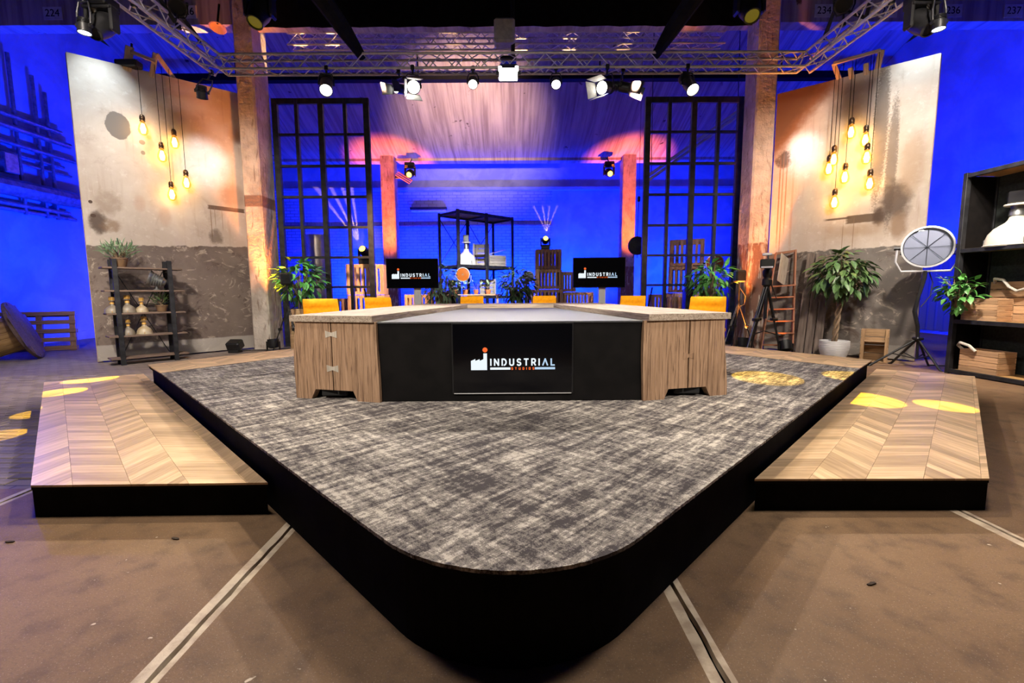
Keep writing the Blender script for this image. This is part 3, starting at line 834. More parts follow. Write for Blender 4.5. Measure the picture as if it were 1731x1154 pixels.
# ------------------------------------------------------------------ scenic flats with printed plaster
def flat_mat(name, feats, band, tilt, W, upper, upper2, lower, lower2):
    g = NT(name); v = g.coord(); x, y, z = g.sep(v)
    big = g.noise(v, 1.1, 7, .6, .4); fine = g.noise(v, 7, 7, .65)
    c = g.mix(g.ramp(big, .32, .68), upper, upper2)
    c = g.mix(g.ramp(g.noise(g.coord((5,5,.5)), 1.6, 6), .56, .74, 0, .45), c, (.36,.25,.18))
    c = g.mix(g.ramp(fine, .54, .70, 0, .5), c, (.70,.66,.60))
    c = g.mix(g.ramp(g.noise(g.coord((1,1,1), loc=(4,0,9)), 1.9, 9, .7, .6), .52, .74, 0, .55), c, (.33,.24,.18))
    lo = g.mix(g.ramp(big, .35, .65), lower, lower2)
    sm = g.ramp(g.noise(g.coord((1,1,1.3), loc=(2,0,5)), 3.4, 9, .70, 1.6), .545, .63)
    lo = g.mix(g.math('MULTIPLY', sm, .8), lo, (.44,.37,.30))
    lo = g.mix(g.ramp(g.noise(g.coord((1,1,1), loc=(7,0,1)), 2.3, 9, .68, 1.0), .54, .68, 0, .85), lo, (.07,.045,.035))
    zz = g.math('ADD', z, g.math('MULTIPLY', x, -tilt))
    zz = g.math('ADD', zz, g.math('MULTIPLY', g.math('SUBTRACT', g.noise(v, 5, 6), .5), .16))
    c = g.mix(g.ramp(zz, band-.012, band+.012, 1, 0), c, lo)
    for ft in feats:
        kind, cx, cz, rx, rz, soft, nz, ns, col, amt = ft
        dx = g.math('DIVIDE', g.math('SUBTRACT', x, cx), rx); dz = g.math('DIVIDE', g.math('SUBTRACT', z, cz), rz)
        if kind == 'e': d = g.math('ADD', g.math('MULTIPLY', dx, dx), g.math('MULTIPLY', dz, dz))
        elif kind == 'r': d = g.math('MAXIMUM', g.math('ABSOLUTE', dx), g.math('ABSOLUTE', dz))
        else:           # half plane: above a slanted line z > cz + rx * x
            d = g.math('ADD', g.math('DIVIDE', g.math('SUBTRACT', g.math('ADD', cz, g.math('MULTIPLY', x, rx)), z), rz), 1.)
        d = g.math('ADD', d, g.math('MULTIPLY', g.math('SUBTRACT', g.noise(v, ns, 7, .65), .5), nz))
        m = g.ramp(d, 1-soft, 1+soft, amt, 0)
        if kind == 's': pass
        c = g.mix(m, c, col)
    g.bump(fine, .12, .01)
    return g.done(c, .75, 0, .25), g
GREY = (.20,.175,.155); DK = (.085,.055,.04); BRN = (.24,.15,.09); RUST = (.25,.10,.035)
fl_feats = [('e', .63, 4.52, .19, .25, .08, 1.0, 5, GREY, 1), ('e', .98, 4.30, .05, .045, .2, .8, 9, (.25,.20,.16), .9), ('e', .98, 4.10, .035, .04, .2, .8, 9, (.22,.18,.15), .9),
    ('r', 2.40, 3.20, .37, .045, .06, .25, 12, (.15,.10,.075), 1), ('e', .20, 2.66, .13, .20, .7, 2.6, 7, DK, .9), ('e', .38, 2.62, .14, .11, .9, 4.2, 7, BRN, .7),
    ('e', .37, 3.05, .19, .2, 1.0, 4.5, 6, (.33,.25,.19), .7), ('e', .12, 3.03, .03, .03, .3, .5, 9, DK, 1), ('e', .14, 2.78, .04, .035, .3, .5, 9, DK, 1),
    ('e', 1.25, 2.9, .10, .18, .8, .9, 6, (.45,.30,.22), .5), ('e', .85, 3.1, .09, .15, .8, .9, 6, (.45,.30,.22), .5), ('r', 2.08, 2.85, .008, .33, .4, .5, 14, BRN, .8), ('r', 2.16, 3.0, .006, .2, .4, .5, 14, BRN, .7), ('r', 2.3, 2.95, .006, .2, .4, .5, 14, BRN, .6),
    ('e', 2.15, 2.55, .12, .16, .9, 4.0, 9, DK, .65), ('e', 2.55, 3.5, .25, .25, .9, 1.5, 5, (.3,.22,.17), .7), ('r', 1.4, .17, 1.7, .16, .1, .25, 4, (.46,.43,.39), .65)]
fr_feats = [('h', 0, 4.10, 1.15, .14, 1.6, 4.5, 3.2, RUST, .92), ('h', 0, 4.30, 1.30, .10, 2.0, 5., 6, (.13,.065,.03), .65), ('e', .20, 4.05, .14, .16, .7, 4.0, 7, DK, .9),
    ('r', .14, 3.2, .012, .8, .4, .6, 14, (.3,.16,.09), .9), ('r', .20, 3.1, .010, .9, .4, .6, 14, (.3,.16,.09), .85), ('r', .27, 3.3, .010, .7, .4, .6, 14, (.3,.16,.09), .8), ('r', .40, 3.0, .02, .8, .8, .9, 9, (.48,.28,.19), .6),
    ('r', 1.64, 2.66, .26, .075, .12, .35, 9, (.15,.105,.075), 1), ('r', 1.22, 2.70, .20, .018, .3, .5, 9, DK, .9), ('e', 1.88, 2.66, .10, .16, .7, 2.0, 7, DK, .95), ('e', 2.10, 2.92, .22, .34, .8, 2.6, 5, DK, .85), ('e', 2.18, 2.45, .12, .25, .8, 2.2, 6, BRN, .8),
    ('r', 1.55, 2.45, .45, .10, .7, 2.0, 6, (.36,.23,.13), .5), ('r', 1.33, 2.3, .006, .28, .4, .6, 14, BRN, .7), ('r', 1.50, 2.35, .006, .28, .4, .6, 14, BRN, .7),
    ('e', 1.80, 4.2, .11, 1.3, .5, 2.6, 34, (.10,.075,.06), .75), ('e', 2.0, 3.6, .08, 1.1, .5, 2.9, 34, (.10,.075,.06), .7), ('e', 2.30, 3.5, .16, .5, .9, 1.8, 6, (.40,.27,.17), .6), ('r', 1.3, .14, 1.6, .14, .1, .25, 4, (.40,.37,.33), .4)]
mfl, _ = flat_mat('plaster_print_spotted', fl_feats, 2.22, .06, 2.9, (.60,.53,.46), (.48,.40,.335), (.215,.17,.145), (.15,.115,.10))
mfr, _ = flat_mat('plaster_print_rusted', fr_feats, 2.10, .0, 2.55, (.60,.52,.44), (.49,.40,.325), (.20,.175,.155), (.135,.115,.10))
def backdrop(o0, d, W, H0, H1, m, label):
    a = math.atan2(d[1], d[0])
    t = thing('scenic_flat', label, 'backdrop', (o0[0], o0[1], 0), a)
    mb = MB(); mb.add([(0,0,.03),(W,0,.03),(W,0,H1),(0,0,H0),(0,.02,.03),(W,.02,.03),(W,.02,H1),(0,.02,H0)], [(0,1,2,3),(4,7,6,5),(0,4,5,1),(1,5,6,2),(2,6,7,3),(3,7,4,0)])
    mb.build('printed_panel', m, t)
    for x in (.03, W/2, W-.03):
        H = H0+(H1-H0)*x/W
        plank('stud', H-.02, .07, .045, (x, .045, H/2), (0,0,1), (0,1,0), m_timber, t)
    for z in (.055, 2.4, min(H0,H1)-.06):
        plank('rail', W, .07, .045, (W/2, .09, z), (1,0,0), (0,1,0), m_timber, t)
    for x in (.25, W-.4):
        mb = MB().tube([(x,.11,2.4),(x,1.1,.05)], .025, 6); mb.build('brace', m_timber, t)
    MB().box((W/2, .3, .03), (W*.8,.3,.06)).build('ballast', m_steel, t)
    return t
bl = backdrop((-7.91,8.62), (.643,.766), 2.86, 5.62, 5.80, mfl, 'tall plaster-printed flat with a round grey stain behind the ladder shelf')
br = backdrop((5.667,10.047), (.643,-.766), 2.545, 5.43, 5.28, mfr, 'tall plaster-printed flat with a rusty corner behind the ficus')

# hanging filament bulbs, timber hanger arms on top of the flats
def hanger(name, flat, label, boards):
    t = thing(name, label, 'bracket', flat.location, flat.rotation_euler.z)
    for (p, q, w) in boards:
        p, q = Vector(p), Vector(q)
        plank('timber', (q-p).length, w, .05, (p+q)/2, q-p, (0,1,0), m_timber, t)
    return t
hanger('timber_hanger', bl, 'pale timber hanger on top of the flat with the round grey stain', [((.80,.14,5.2),(.90,-.10,6.02),.13), ((.90,-.12,5.92),(1.28,-.12,5.88),.06), ((1.16,.14,5.2),(1.30,-.10,6.05),.09), ((1.31,-.1,6.04),(1.72,.12,5.62),.08)])
hanger('timber_hanger', br, 'pale timber hanger frame on top of the flat with the rusty corner', [((1.16,.14,5.1),(1.02,-.10,5.64),.08), ((1.02,-.12,5.63),(1.74,-.12,5.59),.055), ((1.62,.14,5.1),(1.75,-.10,5.60),.09), ((1.30,.14,5.1),(1.29,-.08,5.47),.08), ((1.50,.14,5.1),(1.53,-.08,5.46),.08)])
bulb0 = None
gp = [(.0,-.36),(.028,-.358),(.058,-.338),(.078,-.30),(.083,-.265),(.072,-.205),(.052,-.155),(.038,-.12),(.034,-.09)]
def bulb(flat, u, z, ztop, yoff, label, grp):
    a = flat.rotation_euler.z; P = flat.location+Vector((u*math.cos(a)-yoff*math.sin(a)*1, u*math.sin(a)+yoff*math.cos(a), 0))
    t = thing('pendant_bulb', label, 'lamp', (P.x, P.y, z+.26), 0, grp)
    MB().tube([(0,0,0),(0,0,ztop-z-.26)], .005, 5).build('cord', m_black, t)
    global _bm
    if not _bm:
        _bm['socket'] = MB().lathe([(.012,.03),(.03,.02),(.045,-.01),(.047,-.06),(.038,-.075),(.045,-.08),(.046,-.10),(.02,-.105)], 12).mesh('socket', m_brass, True)
        _bm['glass'] = MB().lathe(gp, 14).mesh('glass', m_bulb, True, 80)
        mb = MB()
        for k in range(6):
            an = PI*k/3; mb.tube([(.012*math.cos(an),.012*math.sin(an),-.15),(.036*math.cos(an),.036*math.sin(an),-.245),(.018*math.cos(an),.018*math.sin(an),-.32)], .015, 5)
        _bm['filament'] = mb.mesh('filament', m_fil)
    for n in ('socket', 'glass', 'filament'): put(n, _bm[n], t)
    point('bulb_glow', (P.x, P.y, z), 13, WARM, .05)
_bm = {}
LB = [(.98,4.50,'highest bulb hanging beside the round grey stain'),(1.25,4.05,'filament bulb hanging third from the top on the grey-stained flat'),(1.48,4.36,'second-highest bulb before the grey-stained flat'),(1.36,3.31,'lowest bulb before the grey-stained flat'),(1.63,3.59,'bulb hanging closest to the peeling pillar')]
for (u, z, lb) in LB: bulb(bl, u, z, 5.80, -.16, lb, 'filament bulbs before the grey-stained flat')
RB = [(1.39,4.24,'highest bulb before the rusty flat'),(1.62,4.04,'second-highest bulb before the rusty flat'),(1.66,3.72,'bulb hanging right below the second-highest one on the rusty flat'),(1.14,3.80,'upper bulb of the overlapping pair nearest the rust'),(1.07,3.64,'lower bulb of the overlapping pair nearest the rust'),(1.34,3.43,'bulb hanging alone in the middle of the rusty flat cluster'),(1.735,3.24,'bulb hanging over the long dark stain, farthest from the rust'),(1.20,2.98,'lowest bulb before the rusty flat')]
for (u, z, lb) in RB: bulb(br, u, z, 5.55, -.16, lb, 'filament bulbs before the rusty flat')

# ------------------------------------------------------------------ steel window frames standing free
def steel_frame(x0, x1, y, top, label):
    t = thing('steel_window_frame', label, 'window frame', ((x0+x1)/2, y, 0))
    w = x1-x0; n = 4
    for k in range(5):
        th = .13 if k in (0, 4) else (.12 if k == 2 else .075)
        xx = -w/2+.065 if k == 0 else (w/2-.065 if k == 4 else -w/2+w*k/4)
        plank('upright', top, th, .10, (xx, 0, top/2), (0,0,1), (0,1,0), m_oldblack, t)
    zs = [top-.06]+[5.02-.713*k for k in range(7)]+[.05]
    for i, z in enumerate(zs):
        plank('transom', w, .13 if i == 0 else .055, .075, (0, 0, z), (1,0,0), (0,1,0), m_oldblack, t, b=.003)
    for xx in (-w/2+.3, w/2-.3):
        MB().box((xx, .45, .02), (.12,.9,.04)).build('foot', m_blackmetal, t)
        MB().tube([(xx,.06,1.4),(xx,.85,.04)], .02, 6).build('stay', m_blackmetal, t)
steel_frame(-5.56, -3.29, 11.16, 5.83, 'black steel window frame beside the peeling pillar')
steel_frame(3.18, 5.48, 11.10, 5.80, 'black steel window frame beside the brown-footed pillar')

# ------------------------------------------------------------------ trusses
_tr = {}
def truss(p, q, up, out, s, label, r=.024, ends=True):
    """square truss from p to q (one bottom chord); up, out: directions of the other chords"""
    p, q = Vector(p), Vector(q); L = (q-p).length; d = (q-p).normalized(); up = Vector(up); out = Vector(out)
    t = thing('lighting_truss', label, 'truss', p)
    offs = [Vector((0,0,0)), up*s, out*s, (up+out)*s]
    key = ('c', round(L,3), r)
    if key not in _tr: _tr[key] = MB().tube([(0,0,0),(L,0,0)], r, 8).mesh('chord', m_alu, True)
    for o_ in offs:
        put('chord', _tr[key], t).matrix_local = Matrix.Translation(o_) @ frame(d, up if abs(d.dot(up)) < .9 else out).to_4x4()
    n = max(2, round(L/(s*.95))); st = L/n
    bl_ = math.hypot(st, s); kb = ('b', round(bl_,3))
    if kb not in _tr: _tr[kb] = MB().tube([(0,0,0),(bl_,0,0)], .0105, 5, False).mesh('brace', m_alu, True)
    faces = [(0,1),(0,2),(1,3),(2,3)]
    for fi, (a, b) in enumerate(faces):
        for k in range(n):
            A = offs[a] if (k+fi) % 2 == 0 else offs[b]; B = offs[b] if (k+fi) % 2 == 0 else offs[a]
            P = A+d*(k*st); Q = B+d*((k+1)*st)
            put('brace', _tr[kb], t).matrix_local = Matrix.Translation(P) @ frame(Q-P, up+out*.3).to_4x4()
    return t
TZ = 5.385; TS = .25
truss((-5.27,8.76,TZ), (5.42,8.76,TZ), (0,0,1), (0,1,0), TS, 'long front lighting truss carrying the white lamps')
truss((-5.27,9.01,TZ), (-5.27,3.2,TZ), (0,0,1), (-1,0,0), TS, 'side lighting truss above the grey-stained flat')
truss((5.42,9.01,TZ), (5.42,3.2,TZ), (0,0,1), (1,0,0), TS, 'side lighting truss above the rusty flat')
t = truss((-5.1,11.12,7.0), (5.0,11.12,7.0), (0,0,1), (0,1,0), TS, 'upper rear truss under the black canopy')
for x in (.6, 5, 9.5): MB().tube([(x,.125,.25),(x,.125,3.1)], .015, 6).build('hanger_rope', m_black, t)
for sx in (-1, 1):
    x = -5.27-TS/2 if sx < 0 else 5.42+TS/2
    t = thing('hoist_chain', 'hoist chain holding the side truss above the %s flat' % ('grey-stained' if sx < 0 else 'rusty'), 'chain', (x, 4.2, TZ+TS))
    MB().tube([(0,0,-.02),(0,0,3.55)], .02, 6).build('chain', m_blackmetal, t)
t = thing('hoist', 'chain hoist with a grey wrapped box above the middle of the truss', 'hoist', (-.06, 9.3, TZ+TS))
MB().tube([(.14,0,0),(.14,0,3.45)], .04, 8).build('column', m_blackmetal, t)
MB().cham((-.02,0,.62), (.40,.3,.44), .04).build('wrapped_box', m_tape, t)
MB().cham((.05,-.12,.02), (.3,.5,.05), .01).build('clamp', m_blackmetal, t)
for sx in (-1, 1):
    t = MB().tube([(sx*2.72,8.9,TZ+TS+.02),(sx*2.80,8.3,5.76),(sx*2.95,7.5,5.92),(sx*3.02,6.6,6.12),(sx*3.05,5.2,6.5)], [.08,.13,.15,.14,.13], 10).build('cable_loom', m_cloth, smooth=True)
    tag(t, 'thick black cable loom rising from the front truss %s' % ('by the orange sheen television side' if sx < 0 else 'by the round float side'), 'cable')
    MB().tube([(sx*3.02,6.6,6.12),(sx*3.02,6.6,9.2)], .02, 6).build('hanger_rope', m_black, t)

# ------------------------------------------------------------------ lamps
def lamp(name, label, hang, head, target, r, L, lens, power=0, col=WHITE, ang=40, barn=False, grp=None, fins=True, blend=.5, cat='lamp', square=False, hm=None):
    """hang: clamp point on the truss; head: middle of the housing; points at target"""
    t = thing(name, label, cat, head, 0, grp)
    H = Vector(head); d = (Vector(target)-H).normalized(); k = Vector(hang)-H
    side = d.cross(Vector((0,0,1))).normalized() if abs(d.z) < .98 else Vector((1,0,0))
    R = d.to_track_quat('Z', 'Y').to_matrix().to_4x4()
    hm = hm or m_blackmetal
    if square:
        MB().cham((0,0,-L*.1), (r*2.1,r*1.4,L), .02).build('housing', hm, t).matrix_local = R
        MB().box((0,0,L*.42), (r*1.9,r*1.2,.012)).build('lens', lens, t).matrix_local = R
    else:
        pr = [(r*.35,-L*.5),(r*.75,-L*.46),(r*.8,-L*.1),(r,-L*.05),(r,L*.48),(r*1.06,L*.5),(r*1.06,L*.53),(r*.93,L*.53),(r*.93,L*.46)]
        MB().lathe(pr, 18).build('housing', hm, t, smooth=True).matrix_local = R
        mb = MB(); mb.lathe([(.001,L*.485),(r*.92,L*.475),(r*.92,L*.462)], 18); mb.build('lens', lens, t).matrix_local = R
        if fins:
            mb = MB()
            for q in range(4): mb.lathe([(r*.80,-L*(.42-.08*q)),(r*.98,-L*(.42-.08*q)),(r*.98,-L*(.40-.08*q)),(r*.80,-L*(.40-.08*q))], 16)
            mb.build('cooling_fins', m_blackmetal, t).matrix_local = R
    w = side*(r*1.18); up = k.normalized() if k.length > .02 else Vector((0,0,1))
    top = k*.62
    MB().tube([w*1.0, w*1.0+top*.55, w*.7+top, -w*.7+top, -w+top*.55, -w], .013, 6).build('yoke', m_blackmetal, t)
    MB().tube([top, k], .018, 6).build('hanger', m_blackmetal, t)
    MB().cham(tuple(k), (.07,.07,.09), .012).build('clamp', m_blackmetal, t)
    for s_ in (-1, 1): MB().tube([w*s_*.85, w*s_*1.12], .03, 8).build('knob', m_blackmetal, t)
    if barn:
        for q in ((0, 1, 2) if barn == 2 else (1, 3)):
            a = q*PI/2; l = .24; f = .22
            Rq = Matrix.Rotation(a, 4, 'Z')
            mb = MB(); b0 = r*.95; b1 = r*1.25
            mb.add([(-b0,r,L*.5),(b0,r,L*.5),(b1,r+l*f,L*.5+l),(-b1,r+l*f,L*.5+l),(-b0,r+.006,L*.5),(b0,r+.006,L*.5),(b1,r+l*f+.006,L*.5+l),(-b1,r+l*f+.006,L*.5+l)], [(0,1,2,3),(4,7,6,5),(0,4,5,1),(1,5,6,2),(2,6,7,3),(3,7,4,0)], Rq)
            mb.build('barn_door', m_tape if barn == 2 else m_blackmetal, t).matrix_local = R
    if power:
        spot(name+'_beam', H+d*(L*.53+.02), H+d*6, power, col, ang, blend, r*.5)
    return t
BOT = TZ
lamp('par_can', 'long black par can on the front truss above the frame by the peeling pillar', (-3.33,8.76,BOT), (-3.33,8.72,5.10), (-2.0,4.4,.4), .11, .50, m_lensw)
lamp('par_can', 'long black par can on the front truss above the frame by the brown-footed pillar', (3.27,8.76,BOT), (3.27,8.72,5.08), (4.0,4.4,.4), .11, .50, m_lensw)
lamp('fresnel_lamp', 'bright fresnel with grey barn doors on the front truss nearest the peeling pillar', (-1.76,8.76,BOT), (-1.74,8.66,5.03), (-.9,5.6,3.2), .115, .30, m_lensw, barn=2)
lamp('fresnel_lamp', 'bright fresnel with grey barn doors on the front truss facing across to the desk', (1.80,8.76,BOT), (1.76,8.66,4.98), (.3,7.0,4.3), .115, .30, m_lensw, barn=2)
lamp('profile_lamp', 'small black lamp turned aside next to the bright fresnel toward the peeling pillar', (-2.05,8.9,BOT), (-2.0,8.86,5.06), (-3.0,7.2,4.6), .085, .26, m_lensw, barn=1)
lamp('profile_lamp', 'black lamp turned away next to the fresnel toward the brown-footed pillar', (2.12,8.9,BOT), (2.08,8.86,5.08), (4.6,8.0,4.2), .095, .34, m_dlens, barn=1)
lamp('led_par', 'small round lamp hanging between the fresnel and the middle softlight, peeling pillar side', (-.66,8.8,BOT), (-.66,8.74,5.12), (-.5,4.6,.8), .085, .16, m_lensw, grp='small round truss lamps')
lamp('led_par', 'small round lamp hanging between the middle softlight and the cross-facing fresnel', (.86,8.8,BOT), (.86,8.74,5.11), (.6,4.6,.8), .085, .16, m_lensw, grp='small round truss lamps')
t = lamp('softlight', 'square bright softlight in the middle of the front truss', (-.01,8.78,BOT), (-.01,8.70,5.26), (0,3.6,.8), .17, .18, m_soft, square=True)
for sx in (-1, 1): MB().cham((sx*.15,-.10,.03), (.06,.05,.08), .01).build('corner_lamp', m_soft, t)
# moving heads
def moving_head(label, base, target, lens, s=1., hang=True, power=0, col=YEL, ang=20, name='moving_head', grp=None):
    t = thing(name, label, 'stage light', base, 0, grp)
    q = -1 if hang else 1
    MB().cham((0,0,q*.07*s), (.34*s,.28*s,.14*s), .02*s).build('base', m_blackmetal, t)
    for sx in (-1,1):
        MB().cham((sx*.17*s,0,q*.28*s), (.05*s,.16*s,.34*s), .02*s).build('arm', m_blackmetal, t)
    MB().cham((0,0,q*.155*s), (.38*s,.2*s,.04*s), .01*s).build('yoke', m_blackmetal, t)
    H = Vector((0,0,q*.36*s)); d = (Vector(target)-Vector(base)-H).normalized()
    R = Matrix.Translation(H) @ d.to_track_quat('Z','Y').to_matrix().to_4x4()
    MB().lathe([(.06*s,-.2*s),(.12*s,-.17*s),(.145*s,-.06*s),(.14*s,.05*s),(.105*s,.2*s),(.105*s,.23*s),(.09*s,.23*s),(.09*s,.2*s)], 18).build('head', m_blackmetal, t, smooth=True).matrix_local = R
    MB().lathe([(.001,.212*s),(.088*s,.208*s),(.088*s,.2*s)], 18).build('lens', lens, t).matrix_local = R
    if power: spot(name+'_beam', Vector(base)+H+d*.27*s, Vector(base)+H+d*5, power, col, ang, .03, .01)
    return t
mL = moving_head('large black moving head hanging under the canopy before the peeling pillar', (-4.55,8.9,6.92), (-5.3,5.6,.2), m_dlens, 1.35)
mR = moving_head('large black moving head with yellow lens under the canopy before the brown-footed pillar', (4.42,8.9,6.95), (3.6,4.4,.2), m_dlens, 1.35)
for (t_, x) in ((mL,-4.55),(mR,4.42)): MB().tube([(0,0,0),(0,0,.85)], .03, 8).build('hanging_pole', m_blackmetal, t_)
GOBO = [(-4.3,8.9,(-5.50,5.86,.2),4.4),(-4.3,8.9,(-5.16,5.07,.2),3.8),(-4.3,8.9,(-4.78,4.02,0),3.4),(4.2,8.9,(2.67,4.65,.4),5.2),(4.2,8.9,(3.60,4.52,.2),4.8),(4.2,8.9,(4.14,4.22,.2),3.2)]
for (x, y, tg, an) in GOBO:
    spot('gobo_beam', (x, y-.2, 6.3), tg, 9000, YEL, an, .04, .004)
for sx in (-1, 1):
    t = moving_head('yellow-lensed moving head hung from the far beam beside the %s' % ('pillar with pink tubes' if sx < 0 else 'plain far pillar'), (sx*4.36, 20.55, 6.95), (sx*4.36+(.0 if sx<0 else .3), 10, 2.0), m_lensy, 1.25)
    MB().tube([(0,0,0),(0,.45,.3)], .03, 6).build('bracket_arm', m_blackmetal, t)
# LED heads on arms beyond the side trusses, lighting the flats
for sx, nm in ((-1, 'grey-stained'), (1, 'rusty')):
    X = -5.65 if sx < 0 else 5.76
    t = lamp('led_wash', 'black LED lamp with cool glowing lens above the %s flat' % nm, (X,6.5,5.36), (X,6.46,4.86), (X-.0,6.3,0), .075, .18, m_lensc)
    o = moving_head('bulky black lamp head above the cool LED lamp of the %s flat' % nm, (X,6.75,5.38), (X,5,3), m_rubber, 1.0)
# cool pools on the flats
for sx, a, b in ((-1, (-7.62,8.95,4.5), (-6.60,10.15,4.15)), (1, (7.20,8.22,4.4), (6.02,9.62,4.1))):
    spot('flat_spot', (sx*(7.0 if sx < 0 else 6.62), 8.25 if sx < 0 else 7.75, 6.7), a, 480 if sx < 0 else 560, COOL, 50, 1.0, .06)
    spot('flat_spot', (sx*4.6, 8.6, 5.2), b, 480 if sx < 0 else 330, COOL, 26, 1.0, .06)
lamp('par_can', 'short black par can hanging under the corner of the side truss by the grey-stained flat', (-5.52,8.9,BOT), (-5.72,8.9,5.05), (-6.4,10,3), .09, .22, m_rubber)
o = thing('flood_lamp', 'black flood lamp perched on the top edge of the grey-stained flat', 'lamp', (-7.35,9.30,5.66))
MB().tube([(0,0,0),(0,.1,.26),(0,.12,.5)], .02, 6).build('arm', m_blackmetal, o); MB().cham((0,0,.06), (.42,.2,.13), .02).build('housing', m_blackmetal, o); MB().box((0,-.1,.06), (.36,.01,.1)).build('lens', m_rubber, o)
for sx, nm in ((-1,'grey-stained'),(1,'rusty')):
    x = -5.35 if sx < 0 else 5.5
    t = MB().tube([(x,8.4,5.66),(x-.1,8.0,5.95),(x+.12,7.6,5.55),(x-.05,7.2,6.05),(x+.1,6.8,5.7)], .035, 6).build('cable_coil', m_rubber, smooth=True); tag(t, 'black cable looped over the side truss above the %s flat' % nm, 'cable')
    lamp('profile_lamp', 'black profile lamp standing on the side truss above the %s flat' % nm, (x-.03,7.9,TZ+TS), (x-.03,7.9,6.02), (sx*2,3.5,.4), .12, .5, m_rubber)
    lamp('profile_lamp', 'second black profile lamp hanging inside the side truss of the %s flat' % nm, (x+sx*-.05,6.9,TZ), (x-sx*.1,6.9,5.9), (sx*1,3.5,.4), .12, .5, m_rubber)
for sx in (-1,): 
    t = thing('work_lamp', 'lit pinkish reflector lamp behind the side truss by the peeling pillar', 'lamp', (-5.85,9.75,6.62)); MB().lathe([(.05,.1),(.16,.0),(.15,-.01),(.04,.08)], 14, Matrix.Rotation(-.3,4,'X')).build('reflector', m_pink, t); MB().tube([(0,0,.08),(0,.1,.5)], .02, 6).build('arm', m_blackmetal, t)
# tube lamp on the far pillar
t = thing('tube_lamp', 'pink-lit tube lamp clamped to the far pillar behind the crates', 'lamp', (-5.0,20.62,6.35))
for k in range(3): MB().tube([(.0+.06*k,-.1,.1+.06*k),(.62+.06*k,-.15,-.28+.06*k)], .035, 8).build('tube', m_pink, t, smooth=True)
MB().cham((.2,0,.02), (.5,.1,.12), .02).build('bracket', m_blackmetal, t)
# floor up-lights by the pillars
def uplight(label, loc, tgt, power, ang):
    t = thing('floor_uplight', label, 'lamp', loc)
    MB().cham((0,0,.03), (.26,.22,.06), .01).build('base', m_blackmetal, t)
    for sx in (-1,1): MB().cham((sx*.14,0,.14), (.02,.05,.22), .005).build('arm', m_blackmetal, t)
    d = (Vector(tgt)-Vector(loc)).normalized(); R = Matrix.Translation((0,0,.2)) @ d.to_track_quat('Z','Y').to_matrix().to_4x4()
    MB().lathe([(.06,-.1),(.11,-.08),(.12,.1),(.10,.1),(.10,.07)], 14).build('housing', m_blackmetal, t, smooth=True).matrix_local = R
    MB().lathe([(.001,.085),(.098,.08),(.098,.07)], 14).build('lens', emit('orange_lens', (1,.3,.05), .25), t).matrix_local = R
    spot('uplight_beam', Vector(loc)+Vector((0,0,.2))+d*.14, tgt, power, ORANGE, ang, .8, .06)
uplight('black up-light on the floor at the foot of the peeling pillar behind the desk', (-5.28,10.02,0), (-5.68,10.5,4.2), 3000, 36)
uplight('black up-light on the floor beside the ladder and brown-footed pillar', (5.52,9.0,0), (5.56,10.2,2.9), 45, 50)
uplight('black up-light on the floor behind the desk by the bright green plant', (5.02,9.72,0), (5.36,10.15,4.2), 4200, 38)
t = thing('floor_lamp', 'small black spot lamp on the floor before the grey-stained flat', 'lamp', (-6.15,10.05,0))
MB().cham((0,0,.03), (.22,.2,.06), .01).build('base', m_blackmetal, t); MB().cham((0,0,.17), (.30,.24,.20), .03, Matrix.Rotation(.4,3,'X')).build('housing', m_blackmetal, t)
MB().tube([(.15,0,.05),(.5,.3,.02),(1.0,.6,.02)], .012, 5).build('cable', m_rubber, t)
spot('floor_lamp_beam', (-5.95,9.9,.3), (-5.74,10.5,3.4), 300, ORANGE, 34, .9, .08)

# ------------------------------------------------------------------ props
_lf = {}
def leafmesh(m, wid=.42, fold=.12):
    k = (m.name, wid)
    if k not in _lf:
        vs = [(0,0,0)]; fs = []
        for t, w_ in ((.15,.45),(.38,1.),(.62,.85),(.85,.42)):
            z = -.16*t*t
            vs += [(t,-wid/2*w_,z+fold*w_*.6),(t,0,z),(t,wid/2*w_,z+fold*w_*.6)]
        vs.append((1,0,-.2))
        fs = [(0,2,1),(0,3,2)]
        for i in range(3):
            a = 1+3*i; b = a+3
            fs += [(a,a+1,b+1,b),(a+1,a+2,b+2,b+1)]
        fs += [(10,11,13),(11,12,13)]
        mb = MB(); mb.add(vs, fs); _lf[k] = mb.mesh('leaf', m, True, 80)
    return _lf[k]
def bush(parent, c, rad, n, size, m, seed, wid=.42, droop=.35, inner=.55, stems=True, up=0.):
    r0 = random.Random(seed); me = leafmesh(m, wid); c = Vector(c); mb = MB()
    for i in range(n):
        while True:
            p = Vector((r0.uniform(-1,1), r0.uniform(-1,1), r0.uniform(-1,1)))
            if inner < p.length <= 1: break
        P = c+Vector((p.x*rad[0], p.y*rad[1], p.z*rad[2]))
        d = Vector((p.x, p.y, p.z*.6-droop+up))+Vector((r0.uniform(-.5,.5), r0.uniform(-.5,.5), r0.uniform(-.4,.4)))
        nrm = Vector((p.x*.5+r0.uniform(-.4,.4), p.y*.5+r0.uniform(-.4,.4), 1))
        s = size*r0.uniform(.7,1.25)
        put('leaf', me, parent).matrix_local = Matrix.Translation(P) @ frame(d, nrm).to_4x4() @ Matrix.Scale(s, 4)
        if stems and i % 5 == 0:
            q = c+Vector((p.x*rad[0]*.15, p.y*rad[1]*.15, -rad[2]*.9)); mb.tube([q, q.lerp(P,.5)+Vector((0,0,.04)), P], [.009,.006,.003], 4, False)
    if stems and mb.v: tag(mb.build('twigs', m_bark, parent), kind='stuff')

